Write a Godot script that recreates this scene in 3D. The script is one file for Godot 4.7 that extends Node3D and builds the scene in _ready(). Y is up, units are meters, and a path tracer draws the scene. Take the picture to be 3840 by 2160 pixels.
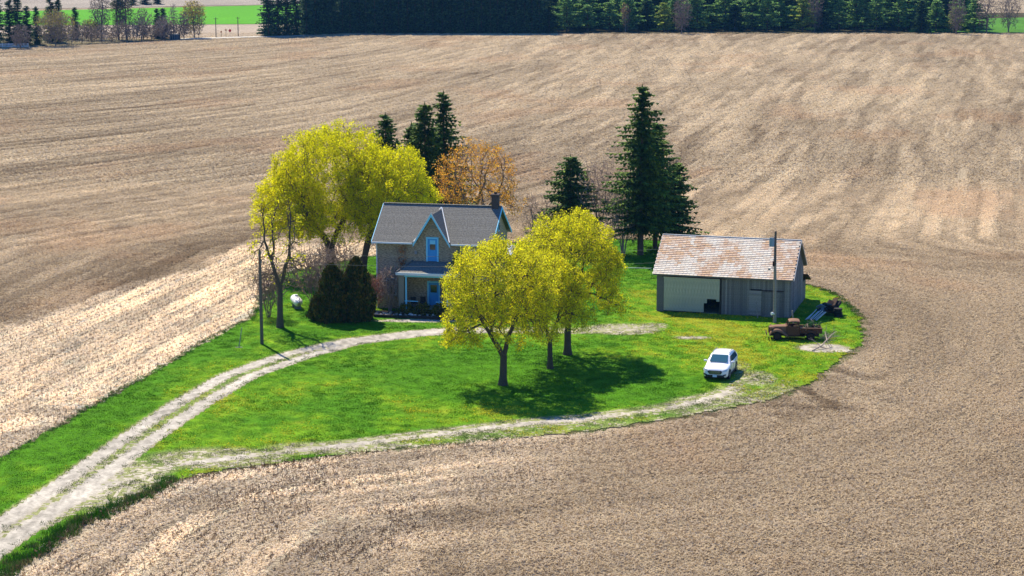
extends Node3D
# A farmhouse, an old barn and their yard in the middle of a tilled spring field, seen from a drone. Metres, y up.

const SUN_DIR := Vector3(0.287, -0.761, 0.582)   # the way the sunlight travels (from the pole's shadow)

var rng := RandomNumberGenerator.new()
var taken := {}
var M := {}            # materials
var TX := {}           # textures
var noise_big := FastNoiseLite.new()
var noise_mid := FastNoiseLite.new()
var noise_fine := FastNoiseLite.new()
var noise_row := FastNoiseLite.new()


class MB:
	var v := PackedVector3Array()
	var n := PackedVector3Array()
	var c := PackedColorArray()
	var u := PackedVector2Array()
	var u2 := PackedVector2Array()
	var i := PackedInt32Array()

	func tri(a: Vector3, b: Vector3, d: Vector3, col := Color.WHITE) -> void:
		var k := v.size()
		var nn := (d - a).cross(b - a).normalized()
		v.append(a); v.append(b); v.append(d)
		for q in 3:
			n.append(nn); c.append(col); u.append(Vector2.ZERO)
			i.append(k + q)

	func quad(a: Vector3, b: Vector3, d: Vector3, e: Vector3, col := Color.WHITE) -> void:
		var k := v.size()
		var nn := (d - a).cross(b - a).normalized()
		v.append(a); v.append(b); v.append(d); v.append(e)
		for q in 4:
			n.append(nn); c.append(col)
		u.append(Vector2(0, 0)); u.append(Vector2(0, 1)); u.append(Vector2(1, 1)); u.append(Vector2(1, 0))
		i.append(k); i.append(k + 1); i.append(k + 2); i.append(k); i.append(k + 2); i.append(k + 3)

	func quado(a: Vector3, b: Vector3, d: Vector3, e: Vector3, away: Vector3, col := Color.WHITE) -> void:
		if (d - a).cross(b - a).dot(away) >= 0.0:
			quad(a, b, d, e, col)
		else:
			quad(a, e, d, b, col)

	func box(at: Vector3, size: Vector3, col := Color.WHITE, turn := Basis()) -> void:
		var x := turn.x * size.x * 0.5
		var y := turn.y * size.y * 0.5
		var z := turn.z * size.z * 0.5
		for s in [-1.0, 1.0]:
			quado(at + x * s - y - z, at + x * s + y - z, at + x * s + y + z, at + x * s - y + z, x * s, col)
			quado(at + y * s - x - z, at + y * s + x - z, at + y * s + x + z, at + y * s - x + z, y * s, col)
			quado(at + z * s - x - y, at + z * s + x - y, at + z * s + x + y, at + z * s - x + y, z * s, col)

	# a solid whose top and bottom are polygons with the same number of corners
	func prism(low: Array, high: Array, col := Color.WHITE) -> void:
		var m := low.size()
		var mid := Vector3.ZERO
		for q in m:
			mid += (low[q] + high[q]) / (2.0 * m)
		for q in m:
			var r: int = (q + 1) % m
			var away: Vector3 = (low[q] + low[r] + high[q] + high[r]) / 4.0 - mid
			quado(low[q], high[q], high[r], low[r], away, col)
		fan(low, mid, col)
		fan(high, mid, col)

	func fan(p: Array, inside: Vector3, col := Color.WHITE) -> void:
		var m := Vector3.ZERO
		for q in p:
			m += q / p.size()
		for q in range(1, p.size() - 1):
			if (p[q + 1] - p[0]).cross(p[q] - p[0]).dot(m - inside) >= 0.0:
				tri(p[0], p[q], p[q + 1], col)
			else:
				tri(p[0], p[q + 1], p[q], col)

	func tube(p: Array, r: Array, sides := 6, col := Color.WHITE, cap := false) -> void:
		var first := v.size()
		var m := p.size()
		for q in m:
			var t: Vector3 = (p[mini(q + 1, m - 1)] - p[maxi(q - 1, 0)]).normalized()
			var side := Vector3.RIGHT if absf(t.x) < 0.8 else Vector3.BACK
			var a := side.cross(t).normalized()
			var b := t.cross(a)
			for k in sides:
				var w := TAU * k / sides
				var o := a * cos(w) + b * sin(w)
				v.append(p[q] + o * r[q]); n.append(o); c.append(col); u.append(Vector2(float(k) / sides, q))
		for q in m - 1:
			for k in sides:
				var k2 := (k + 1) % sides
				var a0 := first + q * sides
				var a1 := a0 + sides
				i.append(a0 + k); i.append(a1 + k); i.append(a1 + k2)
				i.append(a0 + k); i.append(a1 + k2); i.append(a0 + k2)
		if cap:
			for e in [0, m - 1]:
				var ring := []
				for k in sides:
					ring.append(v[first + e * sides + k])
				fan(ring, p[1] if e == 0 else p[m - 2], col)

	# rows of points as a smooth skin; the normals point the way «flip» says
	func skin(rows: Array, col := Color.WHITE, flip := false) -> void:
		var first := v.size()
		var w: int = rows[0].size()
		var h := rows.size()
		for y in h:
			for x in w:
				var dx: Vector3 = rows[y][mini(x + 1, w - 1)] - rows[y][maxi(x - 1, 0)]
				var dy: Vector3 = rows[mini(y + 1, h - 1)][x] - rows[maxi(y - 1, 0)][x]
				var nn := dx.cross(dy).normalized()
				v.append(rows[y][x]); n.append(-nn if flip else nn); c.append(col); u.append(Vector2(float(x) / w, float(y) / h))
		for y in h - 1:
			for x in w - 1:
				var a := first + y * w + x
				var q := [a, a + w, a + w + 1, a + 1]
				if flip:
					q = [a, a + 1, a + w + 1, a + w]
				for k in [0, 1, 2, 0, 2, 3]:
					i.append(q[k])

	func mesh() -> ArrayMesh:
		var a := []
		a.resize(Mesh.ARRAY_MAX)
		a[Mesh.ARRAY_VERTEX] = v
		a[Mesh.ARRAY_NORMAL] = n
		a[Mesh.ARRAY_COLOR] = c
		a[Mesh.ARRAY_TEX_UV] = u
		if u2.size() == v.size() and v.size() > 0:
			a[Mesh.ARRAY_TEX_UV2] = u2
		a[Mesh.ARRAY_INDEX] = i
		var m := ArrayMesh.new()
		m.add_surface_from_arrays(Mesh.PRIMITIVE_TRIANGLES, a)
		return m


func numbered(called: String) -> String:
	var k: int = taken.get(called, 0)
	taken[called] = k + 1
	return called if k == 0 else "%s_%03d" % [called, k]


func thing(called: String, label: String, category: String, at := Vector3.ZERO, turn := 0.0, group := "") -> Node3D:
	var o := Node3D.new()
	o.name = numbered(called)
	add_child(o)
	o.position = at
	o.rotation_degrees.y = turn
	o.set_meta("label", label)
	o.set_meta("category", category)
	if group:
		o.set_meta("group", group)
	return o


func part(parent: Node, called: String, mesh: Mesh, m: Material, at := Vector3.ZERO, basis := Basis()) -> MeshInstance3D:
	var o := MeshInstance3D.new()
	o.name = called
	o.mesh = mesh
	o.material_override = m
	o.transform = Transform3D(basis, at)
	parent.add_child(o, true)
	return o


func boxpart(parent: Node, called: String, at: Vector3, size: Vector3, m: Material, turn := Basis()) -> MeshInstance3D:
	var b := MB.new()
	b.box(Vector3.ZERO, size, Color.WHITE, turn)
	return part(parent, called, b.mesh(), m, at)


func structure(called: String, mesh: Mesh, m: Material) -> MeshInstance3D:
	var o := part(self, numbered(called), mesh, m)
	o.set_meta("kind", "structure")
	return o


func stuff(called: String, label: String, category: String, mesh: Mesh, m: Material, places: Array, tints := []) -> MultiMeshInstance3D:
	var mm := MultiMesh.new()
	mm.transform_format = MultiMesh.TRANSFORM_3D
	mm.use_colors = not tints.is_empty()
	mm.mesh = mesh
	mm.instance_count = places.size()
	for k in places.size():
		mm.set_instance_transform(k, places[k])
		if mm.use_colors:
			mm.set_instance_color(k, tints[k])
	var o := MultiMeshInstance3D.new()
	o.name = numbered(called)
	o.multimesh = mm
	o.material_override = m
	o.set_meta("label", label)
	o.set_meta("category", category)
	o.set_meta("kind", "stuff")
	add_child(o)
	return o


func lin(r: float, g: float, b: float) -> Color:
	return Color(r, g, b).linear_to_srgb()


func rf(a: float, b: float) -> float:
	return rng.randf_range(a, b)


func rdir() -> Vector3:
	var z := rf(-1, 1)
	var w := rf(0, TAU)
	var r := sqrt(1.0 - z * z)
	return Vector3(r * cos(w), z, r * sin(w))


func _ready() -> void:
	rng.seed = 20240511
	var cam := Camera3D.new()
	cam.name = "camera"
	cam.position = Vector3(0, 35, 165)
	cam.rotation_degrees = Vector3(-10.4, 0, 0)
	cam.fov = 16.44
	cam.near = 1.0
	cam.far = 8000.0
	add_child(cam)
	cam.current = true

	var env := Environment.new()
	env.background_mode = Environment.BG_SKY
	var skym := ProceduralSkyMaterial.new()
	skym.sky_top_color = Color(0.24, 0.50, 0.86)
	skym.sky_horizon_color = Color(0.70, 0.84, 0.95)
	skym.sky_curve = 0.15
	skym.ground_bottom_color = Color(0.28, 0.24, 0.2)
	skym.ground_horizon_color = Color(0.70, 0.84, 0.95)
	skym.sun_angle_max = 1.0
	env.sky = Sky.new()
	env.sky.sky_material = skym
	env.background_energy_multiplier = 0.6
	env.tonemap_mode = Environment.TONE_MAPPER_LINEAR
	env.tonemap_exposure = 1.85
	env.fog_enabled = true
	env.fog_density = 0.00006
	env.fog_light_color = Color(0.42, 0.72, 1.0)
	env.sdfgi_enabled = true
	env.ssao_enabled = true
	env.ssil_enabled = true
	var we := WorldEnvironment.new()
	we.name = "world_environment"
	we.environment = env
	add_child(we)

	var sun := DirectionalLight3D.new()
	sun.name = "sun"
	sun.basis = Basis.looking_at(SUN_DIR, Vector3.UP)
	sun.light_color = Color(1.0, 0.945, 0.83)
	sun.light_energy = 1.6
	sun.light_angular_distance = 0.5
	sun.shadow_enabled = true
	add_child(sun)

	make_noise()
	make_textures()
	make_materials()
	make_ground()
	make_far_land()
	make_house()
	make_barn()
	make_poles()
	make_yard_trees()
	make_far_trees()
	make_car()
	make_truck()
	make_yard_things()
	make_residue()
	make_grass()


func make_noise() -> void:
	noise_big.seed = 3; noise_big.frequency = 0.018; noise_big.fractal_octaves = 3
	noise_mid.seed = 11; noise_mid.frequency = 0.11; noise_mid.fractal_octaves = 3
	noise_fine.seed = 21; noise_fine.frequency = 0.7; noise_fine.fractal_octaves = 2
	noise_row.seed = 31; noise_row.frequency = 0.05; noise_row.fractal_octaves = 3


func grain(lo: float, hi: float, freq: float, s: int) -> ImageTexture:
	var f := FastNoiseLite.new()
	f.seed = s
	f.frequency = freq
	f.fractal_octaves = 5
	f.fractal_gain = 0.65
	var im := f.get_seamless_image(512, 512)
	im.convert(Image.FORMAT_RGB8)
	for y in 512:
		for x in 512:
			var t := clampf((im.get_pixel(x, y).r - 0.5) * 1.5 + 0.5, 0.0, 1.0)
			var k := lerpf(lo, hi, t)
			im.set_pixel(x, y, Color(k, k, k).linear_to_srgb())
	return ImageTexture.create_from_image(im)


func strokes(size: int, base: float, vary: float, count: int, length: Vector2, tones: Array, s: int) -> ImageTexture:
	var f := FastNoiseLite.new()
	f.seed = s
	f.frequency = 0.03
	f.fractal_octaves = 5
	var im := f.get_seamless_image(size, size)
	im.convert(Image.FORMAT_RGB8)
	var r := RandomNumberGenerator.new()
	r.seed = s
	for y in size:
		for x in size:
			var k := base + (im.get_pixel(x, y).r - 0.5) * vary + r.randf_range(-0.06, 0.06)
			k = clampf(k, 0.02, 1.0)
			im.set_pixel(x, y, Color(k, k * 0.97, k * 0.94).linear_to_srgb())
	for q in count:
		var p := Vector2(r.randf() * size, r.randf() * size)
		var w := r.randf() * TAU
		var d := Vector2(cos(w), sin(w))
		var tone: Color = tones[r.randi() % tones.size()]
		var col := (tone * r.randf_range(0.75, 1.15)).clamp().linear_to_srgb()
		for k in int(r.randf_range(length.x, length.y)):
			im.set_pixel(posmod(int(p.x), size), posmod(int(p.y), size), col)
			p += d
	return ImageTexture.create_from_image(im)


func make_textures() -> void:
	TX.soft = grain(0.72, 1.0, 0.02, 5)
	TX.hard = grain(0.22, 1.0, 0.03, 6)
	TX.field = strokes(1024, 0.30, 0.42, 60000, Vector2(4, 13), [Color(0.98, 0.95, 0.88), Color(0.82, 0.77, 0.68), Color(0.1, 0.095, 0.09), Color(0.6, 0.52, 0.43)], 8)
	# furrows: lines that run on, each of its own tone, broken here and there
	var fl := FastNoiseLite.new()
	fl.seed = 77
	fl.frequency = 0.02
	fl.fractal_octaves = 3
	var broken := fl.get_seamless_image(512, 256)
	broken.convert(Image.FORMAT_RGB8)
	var r := RandomNumberGenerator.new()
	r.seed = 15
	var lines := []
	var tone := 0.8
	for x in 512:
		if x % 5 == 0:
			tone = r.randf_range(0.8, 1.0) if r.randf() > 0.26 else r.randf_range(0.45, 0.72)
		lines.append(tone * (0.94 if x % 5 == 4 else 1.0))
	for y in 256:
		for x in 512:
			var b := clampf((broken.get_pixel(x, y).r - 0.5) * 4.0 + 0.6, 0.0, 1.0)
			var k: float = lerpf(0.92, lines[x], b)
			broken.set_pixel(x, y, Color(k, k * 0.99, k * 0.98).linear_to_srgb())
	TX.furrow = ImageTexture.create_from_image(broken)
	TX.grass = strokes(512, 0.55, 0.5, 26000, Vector2(3, 9), [Color(0.95, 0.95, 0.95), Color(0.3, 0.3, 0.3), Color(0.6, 0.6, 0.6)], 9)
	TX.gravel = strokes(512, 0.66, 0.35, 16000, Vector2(1, 3), [Color(1, 1, 0.98), Color(0.4, 0.4, 0.4), Color(0.75, 0.73, 0.7)], 10)


func mat(col: Color, rough := 0.9, tex: Texture2D = null, scale := Vector3.ONE, local := true) -> StandardMaterial3D:
	var m := StandardMaterial3D.new()
	m.albedo_color = col
	m.roughness = rough
	m.metallic_specular = 0.3
	if tex:
		m.albedo_texture = tex
		m.uv1_triplanar = true
		m.uv1_world_triplanar = not local
		m.uv1_scale = scale
	return m


func vmat(rough := 0.9, tex: Texture2D = null, uv := Vector3.ONE, triplanar := false) -> StandardMaterial3D:
	var m := StandardMaterial3D.new()
	m.vertex_color_use_as_albedo = true
	m.roughness = rough
	m.metallic_specular = 0.2
	if tex:
		m.albedo_texture = tex
		m.uv1_scale = uv
		m.uv1_triplanar = triplanar
	return m


func leafmat(back: Color) -> StandardMaterial3D:
	var m := vmat(0.75)
	m.backlight_enabled = true
	m.backlight = back
	return m


func make_materials() -> void:
	M.field = vmat(1.0, TX.field)
	M.ploughed = vmat(1.0, TX.field)
	M.ploughed.detail_enabled = true
	M.ploughed.detail_albedo = TX.furrow
	M.ploughed.detail_blend_mode = BaseMaterial3D.BLEND_MODE_MUL
	M.ploughed.detail_uv_layer = BaseMaterial3D.DETAIL_UV_2
	M.lawn = vmat(1.0, TX.grass)
	M.gravel = vmat(1.0, TX.gravel)
	M.plain = vmat(0.95)
	M.straw = leafmat(Color(0.9, 0.9, 0.9))
	M.blade = leafmat(Color(0.5, 0.5, 0.5))
	M.leaf = leafmat(Color(1.0, 1.0, 1.0))
	M.needle = leafmat(Color(0.45, 0.45, 0.45))
	M.pine = leafmat(Color(1.0, 1.0, 1.0))
	M.bark = mat(lin(0.15, 0.12, 0.09), 0.95, TX.hard, Vector3(2.5, 0.7, 2.5))
	M.twig = mat(lin(0.2, 0.15, 0.12), 0.95)
	M.twig_pink = mat(lin(0.34, 0.25, 0.21), 0.95)
	M.twig_far = mat(lin(0.2, 0.16, 0.14), 0.95)
	M.twig_far_b = mat(lin(0.27, 0.22, 0.19), 0.95)
	M.twig_grey = mat(lin(0.3, 0.27, 0.24), 0.95)
	M.twig_red = mat(lin(0.26, 0.12, 0.09), 0.95)
	M.container = mat(lin(0.03, 0.06, 0.09), 0.6)
	M.steel_blue = mat(lin(0.2, 0.3, 0.38), 0.5)
	M.mulch = mat(lin(0.10, 0.075, 0.055), 1.0, TX.hard, Vector3(1.5, 1.5, 1.5))
	M.pebble = mat(lin(0.5, 0.46, 0.42), 0.9)
	M.pipe = mat(lin(0.36, 0.42, 0.52), 0.5)
	M.brick = mat(lin(0.58, 0.46, 0.32), 0.92, TX.hard, Vector3(0.22, 0.7, 0.22))
	M.stone = mat(lin(0.42, 0.38, 0.31), 0.92, TX.hard, Vector3(2, 2, 2))
	M.shingle = mat(lin(0.25, 0.245, 0.222), 0.92, TX.hard, Vector3(0.3, 0.7, 0.7))
	M.shingle_b = mat(lin(0.238, 0.233, 0.21), 0.92, TX.hard, Vector3(0.35, 0.8, 0.8))
	M.shingle_c = mat(lin(0.265, 0.26, 0.235), 0.92, TX.hard, Vector3(0.27, 0.6, 0.6))
	M.white = mat(lin(0.72, 0.76, 0.78), 0.5)
	M.trim = mat(lin(0.24, 0.68, 0.92), 0.55)
	M.blue = mat(lin(0.06, 0.34, 0.72), 0.5)
	M.glass = mat(lin(0.02, 0.03, 0.04), 0.06)
	M.glass.metallic_specular = 0.6
	M.dark = mat(lin(0.02, 0.02, 0.02), 0.9)
	M.chimney = mat(lin(0.14, 0.11, 0.1), 0.95, TX.hard, Vector3(3, 6, 3))
	M.metal_pale = mat(lin(0.62, 0.64, 0.66), 0.45, TX.soft, Vector3(1, 1, 1))
	M.door_pale = mat(lin(0.47, 0.475, 0.35), 0.6, TX.soft, Vector3(0.8, 0.2, 0.8))
	M.door_pale_b = mat(lin(0.46, 0.466, 0.345), 0.6, TX.soft, Vector3(0.8, 0.2, 0.8))
	for k in 5:
		var t: float = [0.75, 0.9, 1.0, 1.15, 1.35][k]
		M["board_%d" % k] = mat(lin(0.30 * t, 0.295 * t, 0.285 * t), 0.95, TX.hard, Vector3(4.0, 0.35, 4.0))
	M.wood_dark = mat(lin(0.06, 0.055, 0.05), 0.95, TX.hard, Vector3(4, 0.4, 4))
	M.plate = vmat(0.6, TX.soft, Vector3(1.5, 1.5, 1.5), true)
	M.pole = mat(lin(0.2, 0.17, 0.14), 0.95, TX.hard, Vector3(6, 0.3, 6))
	M.pole_pale = mat(lin(0.44, 0.4, 0.34), 0.95, TX.hard, Vector3(6, 0.3, 6))
	M.steel = mat(lin(0.25, 0.27, 0.3), 0.5)
	M.steel.metallic = 0.4
	M.wire = mat(lin(0.16, 0.16, 0.16), 0.7)
	M.rust = mat(lin(0.15, 0.072, 0.04), 0.85, TX.hard, Vector3(1.3, 1.3, 1.3))  # rust brown, deepened to carry the shade on the pickup's near side
	M.rust_pale = mat(lin(0.31, 0.17, 0.105), 0.8, TX.hard, Vector3(1.7, 1.7, 1.7))
	M.rust_dark = mat(lin(0.07, 0.04, 0.028), 0.9, TX.hard, Vector3(2, 2, 2))
	M.rubber = mat(lin(0.018, 0.018, 0.019), 0.85)
	M.paint = mat(lin(0.8, 0.81, 0.82), 0.3)
	M.paint.clearcoat_enabled = true
	M.paint.clearcoat = 0.6
	M.paint.clearcoat_roughness = 0.06
	M.cladding = mat(lin(0.025, 0.026, 0.028), 0.7)
	M.car_glass = mat(lin(0.035, 0.10, 0.13), 0.05)  # the teal is reflected sky put into the glass colour
	M.car_glass.metallic_specular = 0.9
	M.lamp = mat(lin(0.5, 0.56, 0.6), 0.12)
	M.alloy = mat(lin(0.5, 0.51, 0.52), 0.35)
	M.alloy.metallic = 0.7
	M.chrome = mat(lin(0.55, 0.56, 0.58), 0.25)
	M.chrome.metallic = 0.8
	M.plate_blue = mat(lin(0.5, 0.62, 0.8), 0.5)
	M.branch_pale = mat(lin(0.45, 0.36, 0.28), 0.9)
	M.red = mat(lin(0.55, 0.05, 0.04), 0.5)
	M.orange = mat(lin(0.5, 0.24, 0.12), 0.7)


# ---------------------------------------------------------------- ground

var lawn_poly := PackedVector2Array([
	Vector2(-43, 90), Vector2(-38.5, 62), Vector2(-33.8, 37.6), Vector2(-29.8, 17.8), Vector2(-27.4, 6.6), Vector2(-25.1, -4.6), Vector2(-23.2, -10.8),
	Vector2(-23.6, -20), Vector2(-23, -34), Vector2(-16, -43), Vector2(0, -53), Vector2(11, -56), Vector2(18, -54.5), Vector2(20.5, -46), Vector2(22, -38),
	Vector2(26, -29), Vector2(29.4, -26.7), Vector2(30.9, -22.4), Vector2(31.4, -10.8), Vector2(29.9, -0.4), Vector2(27, 6.6), Vector2(23.6, 14.2), Vector2(19.6, 20.3), Vector2(13.2, 25.2),
	Vector2(5.9, 29.8), Vector2(-2.4, 32.5), Vector2(-8.8, 35.1), Vector2(-14.9, 37.8), Vector2(-21.4, 42), Vector2(-25.7, 51.4), Vector2(-28, 61.5), Vector2(-33, 90)])
var low_edge := PackedVector2Array([Vector2(23.6, 14.2), Vector2(19.6, 20.3), Vector2(13.2, 25.2), Vector2(5.9, 29.8), Vector2(-2.4, 32.5), Vector2(-8.8, 35.1)])
var front_edge := PackedVector2Array([Vector2(-33, 90), Vector2(-28, 61.5), Vector2(-25.7, 51.4), Vector2(-21.4, 42), Vector2(-14.9, 37.8), Vector2(-8.8, 35.1), Vector2(-2.4, 32.5), Vector2(5.9, 29.8), Vector2(13.2, 25.2), Vector2(19.6, 20.3), Vector2(23.6, 14.2), Vector2(27, 6.6), Vector2(29.9, -0.4), Vector2(31.4, -10.8), Vector2(30.9, -22.4), Vector2(29, -32)])
var drive := PackedVector2Array([
	Vector2(-34.2, 80), Vector2(-29.9, 55), Vector2(-27.6, 42.8), Vector2(-25.9, 32.5), Vector2(-23.8, 21.6), Vector2(-21.5, 12.4), Vector2(-17.9, 5.1), Vector2(-13.7, -0.4),
	Vector2(-8.2, -3.9), Vector2(-4.8, -5.2), Vector2(0.4, -5.2), Vector2(6.6, -4.8), Vector2(10.2, -6.2), Vector2(12.4, -7.0)])
var track := PackedVector2Array([
	Vector2(-28.6, 52), Vector2(-25.8, 44), Vector2(-22.2, 38.6), Vector2(-15.7, 35.4), Vector2(-10.5, 33.2), Vector2(-5.2, 30.6), Vector2(0.3, 27.9), Vector2(6.1, 26.0), Vector2(12.1, 22.6), Vector2(16.2, 18.4), Vector2(18.2, 13.1), Vector2(17.6, 8.0)])


# distance to a polyline and where along it (in points)
func along(p: Vector2, line: PackedVector2Array) -> Vector2:
	var best := 1e9
	var at := 0.0
	for k in line.size() - 1:
		var a := line[k]
		var b := line[k + 1]
		var ab := b - a
		var t := clampf((p - a).dot(ab) / ab.length_squared(), 0.0, 1.0)
		var d := p.distance_squared_to(a + ab * t)
		if d < best:
			best = d
			at = k + t
	return Vector2(sqrt(best), at)


func blob(p: Vector2, at: Vector2, r: Vector2) -> float:
	return 1.0 - smoothstep(0.55, 1.15, ((p - at) / r).length())


# how much loose stone lies here, 0 to 1
func gravel_at(p: Vector2) -> float:
	var g := 0.0
	var d := along(p, drive)
	if d.x < 4.0:
		var wide := lerpf(0.62, 0.42, clampf(d.y / 3.0, 0.0, 1.0))
		var two := 1.0 - smoothstep(wide, wide + 0.5, absf(d.x - 0.98))
		two = maxf(two, (1.0 - smoothstep(0.2, 0.9, d.x)) * lerpf(0.62, 0.3, clampf(d.y / 4.0, 0.0, 1.0)))
		var one := (1.0 - smoothstep(0.9, 1.9, d.x)) * 0.88
		g = maxf(g, lerpf(two, one, smoothstep(5.6, 7.2, d.y)) * (1.0 - 0.5 * smoothstep(8.6, 10.4, d.y)))
	d = along(p, track)
	if d.x < 4.5:
		var a := 1.0 - smoothstep(0.25, 0.95, absf(d.x - 0.85))
		var b := 1.0 - smoothstep(0.3, 0.95, d.x)
		var t := maxf(a * 0.46, b * 0.8) * (1.0 - 0.45 * smoothstep(8.0, 10.5, d.y))
		t *= 0.74 + 0.3 * smoothstep(-0.25, 0.25, noise_mid.get_noise_2d(p.x * 1.2 + 40, p.y * 1.2))
		g = maxf(g, t)
	if p.y > 14.0 and p.x > -9.0 and p.x < 22.0:
		var e := along(p, low_edge).x
		g = maxf(g, (0.28 + 0.24 * noise_mid.get_noise_2d(p.x * 1.5, p.y * 1.5)) * (1.0 - smoothstep(2.0, 3.4, e)) + 0.14 * (1.0 - smoothstep(0.2, 0.8, e)))
	g = maxf(g, blob(p, Vector2(-24.6, 43.5), Vector2(3.4, 7.5)) * 0.5)
	g = maxf(g, blob(p, Vector2(-19.5, 37.0), Vector2(6.0, 3.4)) * 0.47)
	g = maxf(g, blob(p, Vector2(-11.0, 34.3), Vector2(7.0, 2.2)) * 0.48)
	g = maxf(g, blob(p, Vector2(9.5, -5.6), Vector2(4.2, 3.0)) * 0.52)
	g = maxf(g, blob(p, Vector2(15.4, -2.0), Vector2(1.9, 0.8)) * 0.64)
	g = maxf(g, blob(p, Vector2(19.0, 13.4), Vector2(2.0, 3.4)) * 0.44)
	g = maxf(g, blob(p, Vector2(15.5, 20.5), Vector2(4.5, 1.8)) * 0.48)
	g = maxf(g, blob(p, Vector2(25.9, 2.2), Vector2(2.6, 2.1)) * 0.72)
	g = maxf(g, blob(p, Vector2(28.4, 3.4), Vector2(1.6, 0.9)) * 0.7)
	g = maxf(g, blob(p, Vector2(-20.2, 7.6), Vector2(1.2, 0.7)) * 0.75)
	g = maxf(g, blob(p, Vector2(-7.8, -9.4), Vector2(5.5, 0.9)) * 0.8)
	return g


func dry_at(p: Vector2) -> float:
	var n := noise_mid.get_noise_2d(p.x, p.y * 0.8)
	var y := 0.25 + n * 0.55 + noise_fine.get_noise_2d(p.x * 0.9, p.y * 0.6) * 0.36 + noise_big.get_noise_2d(p.x * 2.0, p.y * 2.0) * 0.4
	y += smoothstep(8.0, 20.0, p.x) * 0.32 + smoothstep(18.0, 33.0, p.y) * 0.22 * smoothstep(-22.0, -10.0, p.x)
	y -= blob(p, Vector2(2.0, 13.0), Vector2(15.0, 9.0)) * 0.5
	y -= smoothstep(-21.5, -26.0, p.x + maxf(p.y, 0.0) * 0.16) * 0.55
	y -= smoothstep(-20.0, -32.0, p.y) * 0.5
	return clampf(y, 0.0, 1.0)


func lawn_tone(p: Vector2, g: float, dry: float) -> Color:
	var deep := Color(0.052, 0.165, 0.004)
	var mid := Color(0.108, 0.232, 0.006)
	var gold := Color(0.21, 0.25, 0.016)
	var c := deep.lerp(mid, clampf(dry * 2.2, 0, 1)).lerp(gold, smoothstep(0.35, 1.0, dry))
	c = c.lerp(Color(0.235, 0.24, 0.115), smoothstep(0.1, 0.55, g) * 0.9)
	return c * (1.0 + noise_fine.get_noise_2d(p.x, p.y) * 0.3)


# how far a point lies across the passes of the plough (x) and along them (y)
func passes(x: float, z: float) -> Vector2:
	var skew := lerpf(0.78, 0.26, smoothstep(-75.0, 70.0, x))
	var across := x + (0.17 * z if z > -50.0 else -8.5 + skew * (z + 50.0)) + noise_big.get_noise_2d(x * 0.3, z * 0.3) * 2.2
	var on := z
	if z > -60.0 and x > -36.0:
		# round the yard they follow its edge
		var k := maxf(smoothstep(18.0, 27.0, z), smoothstep(14.0, 30.0, x) * smoothstep(-60.0, -28.0, z))
		if k > 0.0:
			var e := along(Vector2(x, z), front_edge)
			across = lerpf(across, e.x + noise_big.get_noise_2d(x, z) * 1.5, k)
			on = lerpf(on, e.y * 8.0, k)
	return Vector2(across, on)


func field_tone(x: float, z: float) -> Color:
	# turned soil, straw on it, and the direction of the passes of the plough
	var q := passes(x, z)
	var across := q.x
	var on := q.y
	var wide := noise_row.get_noise_2d(across * 2.6, on * 0.12)
	var fine := noise_row.get_noise_2d(across * 12.0 + 300.0, on * 0.2)
	var tame := 1.0 - 0.78 * maxf(smoothstep(24.0, 32.0, z) * smoothstep(-6.0, 6.0, x), smoothstep(24.0, 34.0, x) * smoothstep(-60.0, -28.0, z))
	var rows := (wide * 0.4 + fine * 1.2) * tame
	var patch := noise_big.get_noise_2d(across * 0.7 + 90.0, on * 0.22) + noise_mid.get_noise_2d(across * 0.35, on * 0.12) * 0.5
	var straw := 0.46 + patch * 0.33 + rows * 0.5
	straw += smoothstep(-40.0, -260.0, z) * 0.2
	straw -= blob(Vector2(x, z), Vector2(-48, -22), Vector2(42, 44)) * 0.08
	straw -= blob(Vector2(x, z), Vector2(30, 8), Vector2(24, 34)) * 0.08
	var c := Color(0.225, 0.176, 0.12).lerp(Color(0.655, 0.57, 0.43), clampf(straw, 0.0, 1.0))
	var red := smoothstep(0.12, 0.55, noise_big.get_noise_2d(x * 1.3 - 55.0, z * 0.9 + 20.0) + noise_mid.get_noise_2d(x * 0.5, z * 0.5) * 0.4)
	c = c.lerp(Color(0.50, 0.325, 0.20), red * 0.28)
	c = c.lerp(Color(0.79, 0.71, 0.575) * (0.97 + rows * 0.45), stubble_at(x, z) * 0.92)
	return c


# 1 on the strips of standing stubble that were left unploughed beside the yard
func stubble_at(x: float, z: float) -> float:
	var w := noise_mid.get_noise_2d(x * 0.5, z * 0.3) * 3.5
	var a := 0.0
	if x < -12.0 and z > -60.0 and z < 45.0:
		a = smoothstep(-1.2, 1.8, x + w - (-44.6 + (-5.6 - z) * 0.333)) * smoothstep(-62.0, -48.0, z)
	var b := smoothstep(2.0, -5.0, x + w * 1.3 - (8.7 - (z - 29.8) * 0.55)) * smoothstep(24.0, 28.0, z)
	return maxf(a, b * 0.55)


func axis_steps(inner0: float, inner1: float, step: float, grow: float, out0: float, out1: float) -> PackedFloat32Array:
	var a := PackedFloat32Array()
	var lows := []
	var s := step
	var q := inner0
	while q > out0:
		s *= grow
		q -= s
		lows.append(q)
	lows.reverse()
	for k in lows:
		a.append(k)
	q = inner0
	while q < inner1:
		a.append(q)
		q += step
	s = step
	while q < out1:
		a.append(q)
		s *= grow
		q += s
	a.append(q)
	return a


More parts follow.
